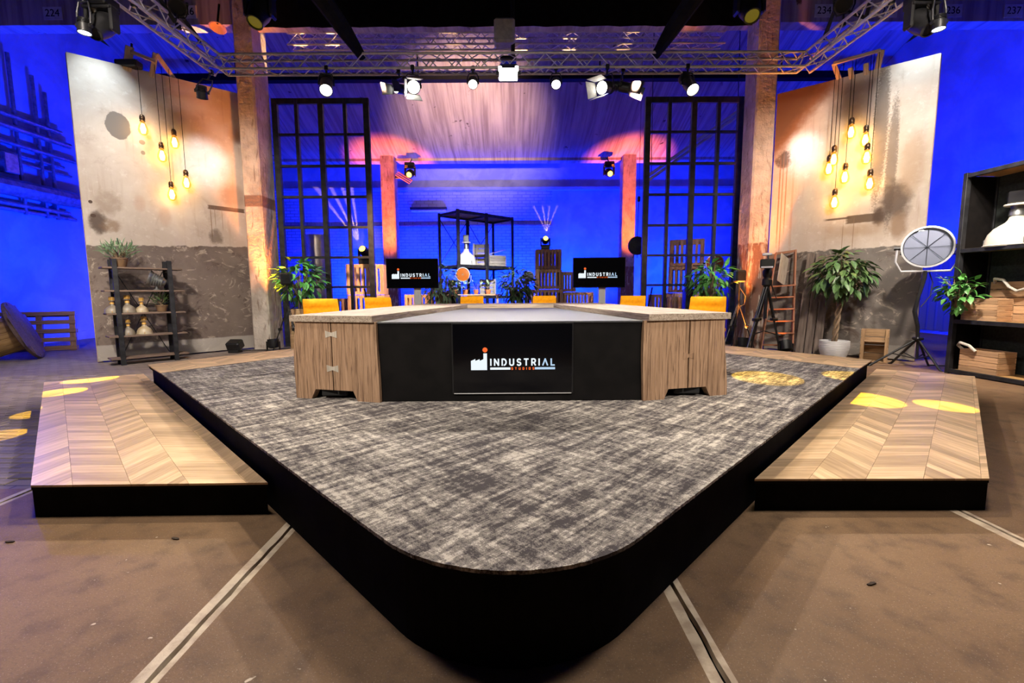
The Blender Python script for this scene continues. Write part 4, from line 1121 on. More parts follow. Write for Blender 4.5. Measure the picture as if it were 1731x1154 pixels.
def crate(label, loc, rz, w, d, h, n, m, nside=None, name='slatted_crate', grp=None, t_=.018, cat='crate'):
    """crate of upright slats between rails, open to the light"""
    t = thing(name, label, cat, loc, rz, grp); nside = nside or max(2, round(n*d/w))
    sw = w/n*.52
    for y in (-d/2, d/2):
        for k in range(n): plank('slat', h-.01, sw, t_, (-w/2+(k+.5)*w/n, y, h/2), (0,0,1), (0,1,0), m, t, b=.003)
        for z in (.05, h-.05): plank('rail', w, .085, t_, (0, y*(1-.05), z), (1,0,0), (0,1,0), m, t, b=.003)
    for x in (-w/2, w/2):
        for k in range(nside): plank('slat', h-.01, sw, t_, (x, -d/2+(k+.5)*d/nside, h/2), (0,0,1), (1,0,0), m, t, b=.003)
        for z in (.05, h-.05): plank('rail', d, .085, t_, (x*.97, 0, z), (0,1,0), (1,0,0), m, t, b=.003)
    for x in (-1,1):
        for y in (-1,1): plank('corner_post', h-.012, .06, .06, (x*(w/2-.045), y*(d/2-.045), h/2), (0,0,1), (0,1,0), m, t, b=.004)
    plank('base_board', w-.03, d-.03, .02, (0,0,.03), (1,0,0), (0,0,1), m, t)
    return t
def boxcrate(label, loc, rz, w, d, h, n, m, name='wooden_crate', rope=None, grp=None, open_front=False, cat='crate'):
    """crate of level boards, open at the top (or lying open to the front)"""
    t = thing(name, label, cat, loc, rz, grp); bh = h/n
    for k in range(n):
        for y in (-d/2, d/2):
            if open_front and y < 0: continue
            if rope and k == n-1 and y < 0: pass
            plank('board', w, bh*.93, .016, (0,y,bh*(k+.5)), (1,0,0), (0,1,0), m, t, b=.003)
        for x in (-w/2+.008, w/2-.008): plank('board', d-.02, bh*.93, .016, (x,0,bh*(k+.5)), (0,1,0), (1,0,0), m, t, b=.003)
    for x in (-1,1):
        for y in (-1,1): plank('corner_post', h-.01, .04, .03, (x*(w/2-.035), y*(d/2-.03), h/2), (0,0,1), (0,1,0), m, t)
    plank('base_board', w-.03, d-.03, .014, (0,0,.012), (1,0,0), (0,0,1), m, t)
    if rope: MB().tube(rope, .02, 8).build('rope_handle', m_rope, t, smooth=True)
    return t

# stacks of slatted crates behind the desk
G1 = 'slatted crates stacked behind the desk'
crate('upper slatted crate of the wide stack behind the window frame by the peeling pillar', (-4.02,12.9,1.255), .12, .98, .86, .84, 8, m_crate, grp=G1)
crate('middle slatted crate of the wide stack behind the window frame by the peeling pillar', (-4.0,12.9,.415), .12, 1.0, .86, .84, 7, m_crate, grp=G1)
crate('low bottom crate of the wide stack behind the window frame by the peeling pillar', (-4.0,12.9,0), .12, 1.0, .86, .415, 7, m_crate, grp=G1)
crate('dark low slatted crate between the metal duct and the wide crate stack', (-5.25,13.2,0), .05, 1.1, .7, 1.16, 9, m_crate_red, grp=G1)
crate('low slatted crate under the grey-green plant beside the orange-sheen television', (-2.55,12.6,0), 0, .62, .6, 1.26, 6, m_crate, grp=G1)
crate('small dark slatted crate half behind the grey-green plant', (-2.0,12.6,.0), 0, .5, .5, 1.33, 5, m_crate_red, grp=G1)
crate('top crate of the tall narrow stack carrying a moving head', (1.09,13.2,1.945), 0, .70, .6, .56, 7, m_crate_red, grp=G1)
crate('second crate from the top of the tall narrow stack', (1.09,13.2,1.385), .03, .70, .6, .56, 7, m_crate, grp=G1)
crate('wide bottom crate of the tall narrow stack', (.98,13.2,0), 0, 1.02, .7, 1.385, 9, m_crate, grp=G1)
crate('slatted crate standing beside the tall narrow stack, half behind the television', (1.66,13.3,1.3), 0, .42, .5, .58, 5, m_crate, grp=G1)
crate('lower slatted crate under the one beside the tall narrow stack', (1.95,13.25,0), 0, .86, .5, 1.3, 9, m_crate, grp=G1)
crate('top dark red crate of the stack behind the window frame by the brown-footed pillar', (5.2,13.5,2.02), -.38, .92, .86, .76, 7, m_crate_red, grp=G1)
crate('middle dark red crate of the stack behind the window frame by the brown-footed pillar', (5.2,13.5,1.26), -.38, .94, .86, .76, 7, m_crate_red, grp=G1)
crate('pale bottom crate of the dark red stack behind the bright green plant', (5.25,13.5,0), -.1, 1.0, .9, 1.26, 7, m_crate, grp=G1)
crate('narrow dark crate at the outer foot of the dark red stack', (4.35,13.3,0), -.1, .5, .6, 1.22, 5, m_crate_red, grp=G1)
crate('pale slatted crate leaning against the foot of the dark red stack', (4.62,12.6,0), .0, .36, .4, 1.16, 3, m_crate, grp=G1)

# moving heads on the crates, with their beams in the haze
m_glow = m_lensy
moving_head('moving head with yellow lens on the wide crate stack fanning beams upward', (-4.02,12.75,2.095), (-4.15,11.0,3.1), m_lensy, .95, hang=False)
moving_head('moving head with yellow lens on the tall narrow crate stack fanning beams upward', (1.0,13.05,2.505), (1.0,11.2,3.2), m_lensy, .72, hang=False)

# black steel rack in the middle
rk = thing('storage_rack', 'open black steel rack standing in the middle behind the desk', 'rack', (-1.46,13.0,0), math.radians(43))
RL, RD, RH = 2.1, .92, 3.63
for x in (0, RL/2, RL):
    for y in (0, RD):
        th = .10 if x == RL/2 or (x == 0 and y == 0) else .07
        plank('post', RH, th, .05, (x,y,RH/2), (0,0,1), (0,1,0), m_oldblack, rk)
for z, xa, xb in ((RH-.04,0,RL),(2.08,0,RL),(1.18,RL/2,RL)):
    plank('shelf', xb-xa, RD, .03, ((xa+xb)/2,RD/2,z), (1,0,0), (0,0,1), m_shelfwood, rk)
    for y in (0, RD): plank('beam', xb-xa, .09, .04, ((xa+xb)/2,y,z-.02), (1,0,0), (0,1,0), m_oldblack, rk)
    for x in (xa, xb, (xa+xb)/2): plank('beam', RD, .07, .04, (x,RD/2,z-.03), (0,1,0), (1,0,0), m_oldblack, rk)
for (z0, z1) in ((2.15,3.5),(.3,2.0)):
    for (a, b) in ((0,RL/2),(RL/2,RL)):
        mb = MB().tube([(a,RD,z0),(b,RD,z1)], .013, 5); mb.tube([(a,RD+.02,z1),(b,RD+.02,z0)], .013, 5); mb.build('cross_brace', m_oldblack, rk)
def rkp(s, q): 
    c, s_ = math.cos(math.radians(43)), math.sin(math.radians(43)); return (-1.46+s*c-q*s_, 13.0+s*s_+q*c)
def bell_lamp(label, loc, r, h, m, neck, cap, grp=None, arm=False, rz=0):
    """factory pendant: enamel bell, cast neck and terminal box"""
    t = thing('bell_lamp', label, 'lamp', loc, rz, grp)
    hb = h*.50
    q = h/2.35
    MB().lathe([(r*1.03,0),(r*1.05,q*.05),(r*1.0,q*.08),(r*.97,q*.30),(r*.89,q*.54),(r*.71,q*.78),(r*.48,q*.94),(r*.36,q*1.02),(r*.28,q*1.13),(r*.24,q*1.27)], 24).build('shade', m, t, smooth=True)
    MB().lathe([(r*.22,q*1.26),(r*.28,q*1.30),(r*.26,q*1.5),(r*.22,q*1.56),(r*.25,q*1.72)], 16).build('neck', neck, t, smooth=True)
    MB().lathe([(r*.46,q*1.70),(r*.47,q*1.73),(r*.45,q*1.78),(r*.2,q*1.8)], 16).build('collar', m, t, smooth=True)
    MB().cham((0,0,q*2.06), (r*.62,r*.5,q*.52), r*.06).build('terminal_box', cap, t)
    for k in range(3):
        a = k*2*PI/3-.9; MB().cham((r*.98*math.cos(a), r*.98*math.sin(a), q*.2), (r*.09,r*.06,q*.3), r*.02, Matrix.Rotation(a,3,'Z')).build('clip', neck, t)
    if arm: MB().tube([(r*.3,0,q*2.1),(r*.7,0,q*2.2),(r*.95,0,q*2.0),(r*1.15,0,q*1.5),(r*1.4,.02,q*1.4)], r*.045, 8).build('arm', m, t, smooth=True)
    return t
x, y = rkp(.60,.42); bell_lamp('white enamel bell lamp on the middle shelf of the open black rack', (x,y,2.096), .30, .92, m_enamel, m_steel, m_steel)
x, y = rkp(1.20,.45); t = boxcrate('pale two-bay crate standing upright on the rack beside the bell lamp', (x,y,2.10), -.25, .44, .34, .70, 5, m_crate_pale, open_front=True)
plank('divider', .41, .3, .016, (0,0,.36), (1,0,0), (0,0,1), m_crate_pale, t)
x, y = rkp(1.76,.45); boxcrate('low pale slatted box on the middle rack shelf under a white sheet', (x,y,2.10), .5, .58, .42, .36, 4, m_crate_pale)
t = MB().add([(-.30,-.2,.0),(.30,-.22,.16),(.32,.22,.20),(-.28,.22,.03),(-.30,-.2,.012),(.30,-.22,.172),(.32,.22,.212),(-.28,.22,.042)], [(0,1,2,3)[::-1],(4,5,6,7),(0,1,5,4),(1,2,6,5),(2,3,7,6),(3,0,4,7)]).build('paper_sheet', m_enamel); t.location = (x,y,2.462); t.rotation_euler = (0,0,.4); tag(t, 'tilted white sheet lying on the low pale box of the rack', 'paper')
x, y = rkp(1.42,.42); t = boxcrate('pale crate lying open on the low shelf of the rack', (x,y,1.20), .1, .50, .34, .52, 4, m_crate_pale, open_front=True)
plank('divider', .5, .32, .016, (0,0,.26), (0,0,1), (1,0,0), m_crate_pale, t)
t = boxcrate('small pale box inside the open crate of the rack', (x-.16,y-.12,1.226), 0, .14, .12, .18, 2, m_crate_pale, name='small_box', cat='box')

# trestle shelf with small pots
t = thing('bench', 'narrow wooden bench with terracotta pots in front of the black rack', 'bench', (-1.0,12.35,0))
plank('top_board', 1.5, .3, .04, (0,0,1.24), (1,0,0), (0,0,1), m_crate, t)
for x in (-.65,.65):
    for y in (-.1,.1): plank('leg', 1.22, .06, .05, (x,y,.61), (0,0,1), (0,1,0), m_crate, t)
def pot_plant(label, loc, r, h, mp, n, rad, size, m, seed, wid=.42, up=.6, name='potted_plant', cz=None):
    t = thing(name, label, 'plant', loc)
    MB().lathe([(r*.72,0),(r*.78,.01),(r,h*.85),(r*1.06,h*.86),(r*1.06,h),(r*.92,h),(r*.9,h*.86)], 16).build('pot', mp, t, smooth=True)
    MB().lathe([(.001,h*.87),(r*.92,h*.86)], 12).build('soil', m_soil, t)
    bush(t, (0,0,(cz if cz is not None else h+rad[2]*.75)), rad, n, size, m, seed, wid, droop=0, up=up, inner=.2)
    return t
for k, (x, lb) in enumerate(((-1.50,'first small terracotta pot plant on the bench beside the grey-green plant'),(-1.22,'second small terracotta pot plant on the bench'),(-.93,'third small terracotta pot plant on the bench'),(-.60,'last small terracotta pot plant on the bench beside the rack post'))):
    pot_plant(lb, (x,12.35,1.26), .075, .12, m_terra, 16, (.16,.14,.13), .12, m_leafg, 40+k)

# bushes on pedestals and in tubs
def tub_plant(label, loc, zc, rad, n, size, m, seed, wid=.42, box=None, inner=.5):
    t = thing('leafy_plant', label, 'plant', loc)
    hb = box or .5
    mb = MB().cham((0,0,hb/2), (.42,.42,hb), .015); mb.build('planter', m_crate, t)
    MB().box((0,0,hb+.002), (.38,.38,.01)).build('soil', m_soil, t)
    mb = MB()
    r0 = random.Random(seed)
    for k in range(6):
        a = k*PI/3; mb.tube([(.06*math.cos(a),.06*math.sin(a),hb-.01),(.10*math.cos(a+.4),.10*math.sin(a+.4),(hb+zc)/2),(.28*math.cos(a),.28*math.sin(a),zc+.1)], [.014,.011,.006], 5)
    mb.build('stem', m_bark, t)
    bush(t, (0,0,zc), rad, n, size, m, seed, wid, inner=inner)
    return t
tub_plant('bright green leafy plant before the window frame beside the peeling pillar', (-4.85,10.55,0), 1.62, (.52,.45,.44), 210, .20, m_leaf, 5, .46, .95)
tub_plant('bright green long-leaved plant before the window frame beside the brown-footed pillar', (4.56,10.4,0), 1.55, (.50,.42,.42), 210, .22, m_leaf, 6, .36, .8)
tub_plant('grey-green bushy plant between the orange-sheen television and the rack', (-1.78,11.7,0), 1.50, (.44,.4,.48), 290, .19, m_leafg, 8, .34, .85)
tub_plant('dark bushy plant in front of the far end of the rack', (.18,11.9,0), 1.50, (.46,.4,.46), 290, .19, m_leafd, 9, .36, .85)

def tripod(t, top, feet, r=.016, mat=None, hub=None, knee=.5):
    mat = mat or m_blackmetal
    for f in feet:
        a, b = Vector(top), Vector(f); d = (b-a).normalized(); q = a.lerp(b, knee)
        sd = d.cross(Vector((0,0,1))).normalized()*r*1.2
        mb = MB(); mb.tube([a+sd, q+sd], r*.75, 6); mb.tube([a-sd, q-sd], r*.75, 6); mb.tube([q-d*.1, b], r*.9, 6); mb.cham(tuple(q), (r*5,r*5,.06), r*.5)
        l = mb.build('leg', mat, t)
        MB().lathe([(r*1.6,0),(r*1.6,.02),(r*.9,.05)], 8, Matrix.Translation((f[0],f[1],f[2]))).build('foot', m_rubber, l)
for sx, lb in ((-1,'black light stand on thin legs hidden in the plant by the peeling pillar'),(1,'black light stand on thin legs behind the bright long-leaved plant')):
    X, Y = (-4.88,9.98) if sx < 0 else (4.98,9.9)
    t = thing('light_stand', lb, 'stand', (X,Y,0))
    tripod(t, (0,0,1.05), [(-.36,-.1,0),(.3,-.22,0),(.05,.33,0)], .013)
    MB().tube([(0,0,.9),(0,0,1.52)], .018, 8).build('column', m_blackmetal, t)
    MB().cham((0,0,1.62), (.22,.18,.26), .03).build('lamp_head', m_blackmetal, t)
    MB().tube([(0,0,1.4),(.12,-.05,1.2),(.14,.02,1.02),(.02,.03,.95),(-.05,0,.6)], .01, 5).build('cable', m_rubber, t)

# old studio lamps on stands
def studio_lamp(label, loc, hz, r, dirv, stand=True, tint=None, grp=None, feet=None):
    t = thing('studio_lamp', label, 'lamp', loc, 0, grp)
    d = Vector(dirv).normalized(); H = Vector((0,0,hz)); R = Matrix.Translation(H) @ d.to_track_quat('Z','Y').to_matrix().to_4x4()
    MB().lathe([(r*.25,-r*.95),(r*.62,-r*.85),(r*.88,-r*.5),(r*.97,-r*.1),(r*1.0,r*.05),(r*1.06,r*.06),(r*1.06,r*.16),(r*.98,r*.17),(r*.96,r*.05),(r*.9,-r*.35),(r*.6,-r*.7),(r*.1,-r*.8)], 32).build('housing', m_silver, t, smooth=True).matrix_local = R
    mb = MB(); n = 28; prof = [(0,.14),(.3,.137),(.6,.128),(.85,.11),(.985,.085)]
    mb.lathe([(r*a, r*b) for a, b in prof], 32); mb.build('front_glass', m_glass if tint is None else tint, t, smooth=True).matrix_local = R
    mb = MB()
    for k in range(8): mb.tube([(0,0,r*(.02 if tint is None else .16)),(r*.95*math.cos(k*PI/4),r*.95*math.sin(k*PI/4),r*.06)], r*.012, 4)
    MB().lathe([(r*.02,-r*.72),(r*.35,-r*.66),(r*.62,-r*.52),(r*.82,-r*.30),(r*.93,-r*.04)], 28).build('reflector', m_mirror, t, smooth=True).matrix_local = R
    mb.build('bulb_spider', m_steel, t).matrix_local = R
    MB().lathe([(.001,-r*.3),(r*.10,-r*.25),(r*.13,-r*.1),(r*.06,r*.02),(.001,r*.03)], 12).build('bulb', m_glass, t, smooth=True).matrix_local = R
    sd = d.cross(Vector((0,0,1))).normalized()
    pts = [H+sd*r*1.18, H+sd*r*1.22-Vector((0,0,r*.7)), H+sd*r*.95-Vector((0,0,r*1.22)), H-sd*r*.95-Vector((0,0,r*1.22)), H-sd*r*1.22-Vector((0,0,r*.7)), H-sd*r*1.18]
    MB().tube(pts, r*.055, 8).build('yoke', m_silver, t, smooth=True)
    for s_ in (-1,1):
        MB().tube([H+sd*s_*r*1.0, H+sd*s_*r*1.32], r*.10, 10).build('knob', m_blackmetal, t)
    MB().box(tuple(H+sd*r*1.02-d*r*.3), (r*.05,r*.5,r*.6), Matrix((sd, -d, Vector((0,0,1)))).transposed()).build('side_plate', m_silver, t)
    return t, H
t, H = studio_lamp('large round silver studio lamp on a black tripod beside the shelving unit', (6.78,7.45,0), 1.99, .315, (-.62,-.78,.04))
MB().tube([(0,0,1.61),(0,0,1.5),(-.06,.02,1.15),(-.10,.02,.95),(-.04,0,.7),(-.02,0,.45)], [.03,.03,.024,.03,.028,.026], 8).build('column', m_blackmetal, t, smooth=True)
MB().cham((-.02,0,.50), (.12,.12,.05), .015).build('collar', m_blackmetal, t)
for (f, nm) in (((-.62,.30,0),0),((.10,-.36,0),1),((.42,.22,0),2),((-.05,.5,0),3)):
    f = Vector(f); mb = MB(); mb.tube([(-.02,0,.50), f*.9+Vector((0,0,.02)), f], .018, 6)
    m_ = f*.52+Vector((0,0,.24)); mb.tube([m_, (-.02,0,.16)], .010, 5)
    mb.build('leg', m_blackmetal, t)
MB().tube([(.0,0,.16),(-.02,0,.5)], .02, 8).build('lower_tube', m_blackmetal, t)
MB().tube([(.10,.05,1.62),(.16,.02,1.42),(.12,0,1.2),(-.02,0,1.02)], .008, 5).build('cable', m_rubber, t)
MB().tube([(.42,.22,.015),(.7,.1,.015),(.66,-.05,.015),(.5,.0,.02),(.62,.12,.015),(.9,.05,.012)], .010, 5).build('floor_cable', m_rubber, t)
g = NT('beam_tint_copper_glass'); g.b.inputs['Transmission Weight'].default_value = 0
m_beam_copper = g.done((.34,.09,.012), .25)  # yellow beam light put into the glass colour; the copper lamp shares it
def little_lamp(label, loc, hz, r, dv, tint):
    t, H = studio_lamp(label, loc, hz, r, dv, tint=tint)
    MB().tube([(0,0,hz-r*1.2),(0,0,.3)], .018, 6).build('column', m_blackmetal, t)
    tripod(t, (0,0,.5), [(-.3,-.15,0),(.3,-.15,0),(0,.3,0)], .012)
little_lamp('round studio lamp tinted amber as if beam-lit below the bell lamp of the rack', (-1.32,12.75,0), 1.80, .19, (-.1,-1,.1), m_beam_copper)
little_lamp('round pinkish studio lamp between the dark bushy plant and the tall narrow stack', (.50,12.3,0), 1.72, .14, (.1,-1,.05), m_glass)
little_lamp('round copper studio lamp behind the bright long-leaved plant', (5.5,12.3,0), 2.05, .22, (-.3,-1,0), m_beam_copper)
t = moving_head('small moving head on the floor stand beside the amber studio lamp', (-1.6,12.6,1.36), (-1.3,12.0,2.2), m_lensy, .5, hang=False)
t = moving_head('small moving head with yellow lens beside the pale leaning crate', (4.55,11.6,1.36), (4.2,9,1.5), m_lensy, .5, hang=False)
for x, y, h, lb in ((-1.6,12.6,1.36,'black pedestal under the small moving head by the amber lamp'),(4.55,11.6,1.36,'black pedestal under the small moving head by the pale leaning crate')):
    o = MB().cham((0,0,h/2), (.24,.24,h), .02).build('pedestal', m_blackmetal); o.location = (x,y,0); tag(o, lb, 'pedestal')
o = thing('metal_duct', 'tall galvanised duct standing behind the window frame by the peeling pillar', 'duct', (-5.88,14,0))
MB().lathe([(.29,0),(.29,1.5),(.295,1.5),(.295,1.54),(.29,1.54),(.29,3.06),(.27,3.06),(.27,2.9)], 24).build('tube', m_duct, o, smooth=True)
t = thing('round_float', 'round dark float hanging on a chain beside the far pillar', 'float', (3.87,14,2.69))
MB().lathe([(.02,-.09),(.2,-.085),(.27,-.05),(.285,0),(.27,.05),(.2,.085),(.02,.09)], 24, Matrix.Rotation(PI/2,4,'X'))  .build('disc', m_oldblack, t, smooth=True)
MB().tube([(0,0,.28),(.02,0,1.35)], .012, 5).build('chain', m_blackmetal, t); MB().tube([(.02,0,1.35),(.02,0,7.05)], .006, 4).build('wire', m_blackmetal, t)
MB().cham((.02,0,1.38), (.08,.08,.16), .02).build('hook_block', m_blackmetal, t)
for k in (-1,0,1): MB().tube([(.10*k,-.02,-.27),(.13*k,-.02,-.37)], .012, 5).build('tag', m_blackmetal, t)

# ---- stained side by the rusty flat: camera, ladder, plank, ficus, crate
t = thing('video_camera', 'black video camera on a tripod before the brown-footed pillar', 'camera', (5.10,9.05,1.73), math.radians(-28))
MB().cham((0,0,.08), (.16,.34,.16), .03).build('body', m_blackmetal, t)
MB().lathe([(.05,0),(.055,.1),(.07,.1),(.07,.2),(.055,.2)], 14, Matrix.Translation((0,-.17,.08)) @ Matrix.Rotation(PI/2,4,'X')).build('lens', m_black, t, smooth=True)
MB().cham((-.02,-.33,.09), (.24,.14,.17), .02).build('lens_hood', m_rubber, t)
MB().box((-.02,-.402,.02), (.2,.006,.03)).build('hood_plate', m_silver, t)
MB().tube([(0,.1,.16),(0,.1,.25),(0,-.14,.25),(0,-.14,.16)], .016, 6).build('carry_handle', m_blackmetal, t)
MB().cham((-.02,-.05,.285), (.17,.12,.05), .012).build('top_monitor', m_silver, t)
MB().cham((.05,.22,.10), (.12,.12,.12), .03).build('viewfinder', m_blackmetal, t)
tp = thing('camera_tripod', 'tall black camera tripod standing before the wooden ladder', 'tripod', (5.10,9.05,0))
tripod(tp, (0,0,1.46), [(-.45,-.16,0),(.36,.0,0),(-.06,.40,0)], .022)
MB().lathe([(.05,1.38),(.09,1.42),(.09,1.52),(.06,1.56),(.085,1.6),(.085,1.69),(.06,1.73)], 14).build('fluid_head', m_blackmetal, tp, smooth=True)
MB().tube([(.04,.04,1.62),(.30,.22,1.22),(.36,.26,1.15)], .012, 6).build('pan_bar', m_blackmetal, tp)
MB().tube([(0,0,1.3),(0,0,.75)], .03, 8).build('column', m_blackmetal, tp)
mb = MB()
for f in ((-.33,-.12,.42),(.26,0,.42),(-.04,.29,.42)): mb.tube([(0,0,.5), f], .010, 5)
mb.build('spreader', m_blackmetal, tp)

t = thing('wooden_ladder', 'reddish wooden step ladder leaning on the flat behind the camera tripod', 'ladder', (5.42,9.22,0))
a0, b0, a1, b1 = Vector((-.27,.02,0)), Vector((.30,-.12,0)), Vector((.22,.50,2.10)), Vector((.50,.30,2.14))
dn = Vector((.6,-.75,.2))
for (p, q) in ((a0,a1),(b0,b1)): plank('stile', (q-p).length, .085, .03, (p+q)/2, q-p, (b0-a0), m_ladder, t)
for k in range(5):
    f = .09+.115*k; p, q = a0.lerp(a1,f), b0.lerp(b1,f)
    plank('tread', (q-p).length, .13, .025, (p+q)/2+dn*.02, q-p, (0,0,1), m_ladder, t)
p, q = a0.lerp(a1,.66), b0.lerp(b1,.66); r_, s_ = a0.lerp(a1,.99), b0.lerp(b1,.99)
plank('top_rail', (s_-r_).length, .05, .025, (r_+s_)/2, s_-r_, dn, m_ladder, t)
plank('tread', (q-p).length, .15, .03, (p+q)/2+dn*.03, q-p, (0,0,1), m_ladder, t)
plank('back_board', .60, .36, .012, (p+q+r_+s_)/4-dn*.02, a1-a0, dn, m_crate_pale, t)
t = thing('leaning_planks', 'weathered grey planks leaning on the flat between ladder and ficus', 'planks', (5.95,9.0,0))
for k in range(3):
    p = Vector((-.13+.13*k, .05-.075*k, .0)); q = p+Vector((.27,.22,2.04-.02*k))
    plank('plank', (q-p).length, .135, .028, (p+q)/2, q-p, (-.5,-.8,.2), m_oldplank, t)

t = thing('ficus_tree', 'ficus with braided trunk in a ribbed white pot before the rusty flat', 'plant', (6.13,8.5,0))
pr = []
for k in range(25):
    z = .36*k/24; rr = .20+.075*math.sin(min(1, z/.30)*PI*.55); pr.append((rr*.88+(.006 if k % 2 else 0), z))
MB().lathe(pr+[(.21,.36),(.205,.30)], 28).build('pot', m_potw, t, smooth=True)
MB().lathe([(.001,.315),(.215,.31)], 16).build('soil', m_soil, t)
for j in range(3):
    MB().tube([(.035*math.cos(2.1*j+k*.7)+.05*k/14, .035*math.sin(2.1*j+k*.7), .30+.85*k/14) for k in range(15)], .02, 6).build('trunk', m_bark, t, smooth=True)
mb = MB(); r0 = random.Random(2)
for k in range(9):
    a = k*.7; mb.tube([(.05,0,1.12),(.05+.2*math.cos(a),.2*math.sin(a),1.35+.03*k),(.05+.36*math.cos(a),.34*math.sin(a),1.45+.05*k)], [.014,.009,.004], 5)
mb.build('branch', m_bark, t)
bush(t, (.05,0,1.62), (.48,.44,.42), 300, .215, m_leafd, 12, .42, droop=.6, inner=.35)
t = boxcrate('small crate standing on end with a middle shelf before the rusty flat', (6.62,8.16,0), math.radians(-40), .40, .28, .60, 4, m_crate_mid, open_front=True)
plank('divider', .37, .25, .016, (0,0,.38), (1,0,0), (0,0,1), m_crate_mid, t)

# ---- large black shelving unit
SH = thing('shelving_unit', 'large black shelving unit with felt back beside the studio lamp', 'shelf', (6.88,7.0,0), math.radians(-86.6))
SL, SD, SHH = 2.0, .50, 3.04
m_felt = simple('green_grey_felt', (.030,.040,.037), (.018,.024,.023), rough=.95, ns=30)
m_shboard = simple('warm_shelf_board', (.55,.33,.13), (.42,.24,.09), rough=.5, ns=4, sc=(1,12,12))
for x in (0, SL):
    for y in (0, SD): plank('post', SHH, .075, .06, (x,y,SHH/2), (0,0,1), (1,0,0), m_oldblack, SH)
    plank('side_panel', SHH-.1, SD-.05, .02, (x,SD/2,SHH/2), (0,0,1), (1,0,0), m_black, SH)
plank('back_panel', SHH-.08, SL, .02, (SL/2,SD,SHH/2), (0,0,1), (0,1,0), m_felt, SH)
for z in (.05, .82, 1.89, 3.0):
    plank('shelf_board', SL-.05, SD-.04, .03, (SL/2,SD/2,z), (1,0,0), (0,0,1), m_shboard, SH)
    plank('edge_rail', SL, .06, .045, (SL/2,-.01,z-.006), (1,0,0), (0,1,0), m_oldblack, SH)
def shp(x, y): 
    a = math.radians(-86.6); return (6.88+x*math.cos(a)-y*math.sin(a), 7.0+x*math.sin(a)+y*math.cos(a))
x, y = shp(.50,.25); bell_lamp('large cream enamel bell lamp on the upper board of the black shelving unit', (x,y,1.906), .31, .78, m_enamel, m_steel, m_blackmetal, arm=True, rz=-1.2)
ra = math.radians(-86.6)
x, y = shp(.33,.14); boxcrate('light crate on the middle board of the black shelving unit with greenery over it', (x,y,.836), ra, .48, .24, .33, 4, m_crate)
x, y = shp(.55,.38); boxcrate('taller crate with draped white rope on the middle board of the shelving unit', (x,y,.836), ra, .62, .20, .58, 5, m_crate, rope=[(-.26,-.10,.56),(-.22,-.16,.62),(-.10,-.17,.60),(-.02,-.17,.50),(.08,-.17,.44),(.20,-.17,.48),(.27,-.16,.58),(.28,-.10,.62),(.22,-.05,.58)])
x, y = shp(.38,.17); boxcrate('crate with white rope handle on the bottom board of the shelving unit', (x,y,.067), ra, .52, .28, .34, 4, m_crate, rope=[(-.27,-.06,.30),(-.34,-.10,.38),(-.24,-.18,.43),(-.10,-.19,.40),(-.02,-.17,.32)])
t = thing('eucalyptus_sprig', 'green eucalyptus bunch hanging over the corner of the shelving unit crate', 'plant', (6.84,6.84,1.17))
bush(t, (-.05,.02,.10), (.18,.26,.26), 130, .14, m_leaf, 31, .5, droop=.3, inner=.2)
MB().tube([(-.02,.1,.1),(-.08,.22,.26),(-.1,.30,.34)], .006, 5).build('stem', m_bark, t)
for k in range(5): put('leaf', leafmesh(m_leaf, .75 if False else .5), t).matrix_local = Matrix.Translation((-.06-.01*k,.14+.045*k,.16+.045*k)) @ frame((-.6,-.3*(-1)**k,.4),(0,-.5,1)).to_4x4() @ Matrix.Scale(.09,4)
spot('shelf_lamp', (5.6,5.6,5.2), (7.1,6.5,1.4), 560, (1,.86,.66), 40, .6, .05)

# ---- side by the grey-stained flat: ladder shelf with lamps, spool, pallet
LS = thing('ladder_shelf', 'dark iron and wood shelf standing before the grey-stained flat', 'shelf', (-7.18,8.33,0), math.radians(50))
for x in (0, .82):
    for y in (0, .30): plank('post', 1.95, .075, .05, (x,y,.975), (0,0,1), (0,1,0), m_oldblack, LS)
    for z in (.14,.55,.97,1.39,1.80): plank('rung', .30, .04, .03, (x,.15,z-.05), (0,1,0), (0,0,1), m_oldblack, LS)
for z in (.12,.53,.95,1.37,1.79): plank('shelf_board', 1.2, .36, .03, (.43,.16,z), (1,0,0), (0,0,1), m_shelfwood, LS)
mb = MB().tube([(.05,.31,.15),(.78,.31,1.75)], .008, 5); mb.tube([(.05,.32,1.75),(.78,.32,.15)], .008, 5); mb.build('cross_brace', m_oldblack, LS)
def lsp(x, y=.15):
    a = math.radians(50); return (-7.18+x*math.cos(a)-y*math.sin(a), 8.33+x*math.sin(a)+y*math.cos(a))
G = 'old bell lamps on the iron shelf'
m_bellold = simple('dull_enamel', (.15,.125,.095), (.23,.20,.155), rough=.45, ns=5)
for (x, z, r, h, m, lb) in ((-.06,.966,.12,.30,m_bellold,'old bell lamp half hidden behind the iron shelf post on the third board'),(.16,.966,.125,.33,m_bellold,'white-rimmed bell lamp with ochre neck on the third board of the iron shelf'),(.37,.966,.10,.28,m_enamelold,'smaller yellowed bell lamp beside the white-rimmed one on the iron shelf'),(.14,.546,.10,.30,m_bellold,'slim white bell lamp on the fourth board of the iron shelf'),(.38,.546,.125,.34,m_enamelold,'yellowed bell lamp on the fourth board of the iron shelf')):
    X, Y = lsp(x); bell_lamp(lb, (X,Y,z), r, h, m, m_ochre, m_ochre, G)
X, Y = lsp(.62,.12); t = thing('ribbed_lamp', 'grey ribbed lamp on the second board of the iron shelf', 'lamp', (X,Y,1.386), .6)
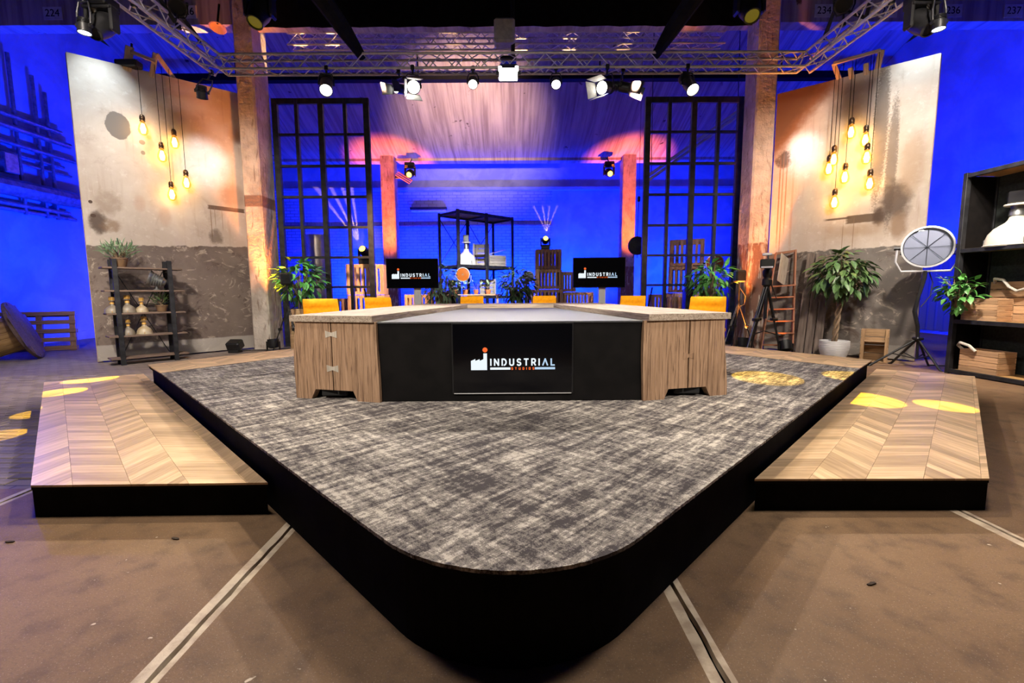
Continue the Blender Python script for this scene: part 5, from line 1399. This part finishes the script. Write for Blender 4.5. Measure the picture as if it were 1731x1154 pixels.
mb = MB(); mb.lathe([(.03,-.16),(.06,-.15)]+[(.075+.02*(k % 2)+.004*k, -.12+.018*k) for k in range(12)]+[(.15,.10),(.155,.12),(.13,.11)], 18, Matrix.Translation((0,0,.19)) @ Matrix.Rotation(-1.2,4,'Y')); mb.build('ribbed_housing', m_steel, t, smooth=True)
MB().lathe([(.05,0),(.05,.02),(.02,.03),(.02,.1)], 12).build('base', m_steel, t); MB().lathe([(.001,.09),(.13,.085)], 18, Matrix.Translation((0,0,.19)) @ Matrix.Rotation(-1.2,4,'Y')).build('glass', m_enamel, t)
X, Y = lsp(.10,.14); pot_plant('round green grass plant in a brown pot on top of the iron shelf', (X,Y,1.806), .13, .17, m_potb, 150, (.24,.22,.15), .15, m_leafg, 51, .12, .8)
X, Y = lsp(.68,.16); pot_plant('small dark fern in a brown pot on the third board of the iron shelf', (X,Y,.966), .10, .13, m_potb, 60, (.14,.13,.14), .12, m_leafd, 52, .22, .7)

t = thing('cable_spool', 'tilted wooden cable spool lying on the pavers beside the pallet', 'spool', (-9.95,9.25,0))
ax = Vector((-.72,-.52,-.33)).normalized(); R3 = ax.to_track_quat('Z','Y').to_matrix(); C0 = Vector((0,0,.585))
Rm = Matrix.Translation(C0) @ R3.to_4x4()
MB().lathe([(.06,-.03),(.61,-.03),(.62,-.02),(.62,.02),(.61,.03),(.06,.03)], 40).build('flange', m_spooldisc, t).matrix_local = Rm
for k in range(5): MB().cham((-.5+.25*k,0,-.036), (.235,2*math.sqrt(.60**2-(.5-.25*k)**2)*.98,.012), .004).build('flange_board', m_spooldisc, t).matrix_local = Rm
for k in range(20):
    a = 2*PI*k/20
    plank('stave', .78, .105, .03, C0+R3 @ Vector((.34*math.cos(a),.34*math.sin(a),.42)), ax, R3 @ Vector((math.cos(a),math.sin(a),0)), m_spool, t)
MB().lathe([(.06,.81),(.61,.81),(.62,.82),(.62,.86),(.61,.87),(.06,.87)], 40).build('flange', m_spooldisc, t).matrix_local = Rm
t = thing('pallet', 'brown wooden pallet standing upright behind the cable spool', 'pallet', (-11.45,10.15,0), math.radians(27))
t.rotation_euler = (math.radians(-8), 0, math.radians(27))
for k in range(5): plank('slat', 1.3, .095, .022, (.62,0,.06+.205*k), (1,0,0), (0,1,0), m_pallet, t)
for x in (.06,.62,1.2): plank('bearer', .92, .11, .08, (x,.055,.46), (0,0,1), (0,1,0), m_pallet, t)
for k in range(3): plank('slat', 1.3, .095, .022, (.62,.105,.08+.39*k), (1,0,0), (0,1,0), m_pallet, t)

# ------------------------------------------------------------------ thin stage haze around the crate-top moving heads, with their beams
def haze(loc, dims, dens, label):
    m = bpy.data.materials.new('thin_haze'); m.use_nodes = True; t = m.node_tree; t.nodes.clear()
    o_ = t.nodes.new('ShaderNodeOutputMaterial'); v_ = t.nodes.new('ShaderNodeVolumeScatter')
    v_.inputs['Density'].default_value = dens; v_.inputs['Color'].default_value = (1,1,1,1); t.links.new(v_.outputs[0], o_.inputs['Volume'])
    o = MB().box((0,0,0), dims).build('haze', m); o.location = loc
    tag(o, label, 'haze', kind='stuff')
for (P, dirs, pw) in (((-4.06,12.42,2.64), ((-.52,-.3,.80),(-.34,-.3,.9),(-.16,-.3,.95),(.0,-.3,.95)), 7000), ((1.0,12.68,2.95), ((-.45,-.3,.8),(-.17,-.3,.95),(.10,-.3,.95),(.36,-.3,.85)), 3200)):
    for d in dirs:
        spot('fan_beam', P, Vector(P)+Vector(d)*3, pw, (1,.58,.25), 4.6, .3, .01)
haze((-4.3,12.15,3.25), (1.8,.9,1.5), .13, 'faint haze in the fan of beams over the wide crate stack')
haze((1.0,12.45,3.2), (1.2,.8,.8), .13, 'faint haze in the fan of beams over the tall narrow stack')

# ------------------------------------------------------------------ last small things
t = thing('slanted_pipes', 'pair of pale slanted pipes behind the window frame by the brown-footed pillar', 'pipe', (5.5,14.2,5.7))
for k in range(2): MB().tube([(1.45,.05*k,1.02-.14*k),(-1.35,.05*k,-.95-.14*k)], .045, 8).build('pipe', m_enamel, t, smooth=True)
for p in ((1.35,0,.95),(-1.2,0,-.85)): MB().tube([p, (p[0],.1,3.9)], .012, 5).build('hanger', m_blackmetal, t)
t = thing('curtain', 'dark curtain hanging low on the hall wall behind the studio lamp', 'curtain', (12.45,13.0,.12))
mb = MB(); n = 60
for j in range(2):
    for i in range(n+1): mb.v.append((.06*math.sin(i*1.3), -1.7+3.4*i/n, j*2.16))
for i in range(n): mb.f.append((i, i+1, n+2+i, n+1+i))
mb.build('cloth', simple('dark_blue_cloth', (.06,.065,.09), rough=.95), t, smooth=True)
MB().tube([(0,-1.75,2.17),(0,1.75,2.17)], .025, 8).build('rail', m_blackmetal, t)
for k in (-1.5, 1.5): MB().tube([(0,k,2.17),(.2,k,2.17)], .02, 6).build('rail_bracket', m_blackmetal, t)
r0 = random.Random(77)
m_chip = simple('dirt', (.03,.018,.012), (.06,.035,.02), rough=.9)
for (x, y, r, lb) in ((-1.80,2.30,.018,'dark chip lying on the floor before the low step beside the cable spool side'),(-2.66,2.28,.018,'dark chip lying on the floor at the outer corner before the low step'),(1.60,1.88,.018,'dull splinter lying on the brown floor before the step by the shelving unit')):
    mb = MB(); n = 9
    mb.prism([(r*(1.4 if abs(math.cos(2*PI*k/n)) > .5 else .55)*math.cos(2*PI*k/n)*r0.uniform(.8,1.2), r*.42*math.sin(2*PI*k/n)*r0.uniform(.7,1.3)) for k in range(n)], 0, .006)
    o = mb.build('dirt_chip', m_chip); o.location = (x,y,.0005); o.rotation_euler = (0,0,r0.uniform(-.5,.5)); tag(o, lb, 'debris')
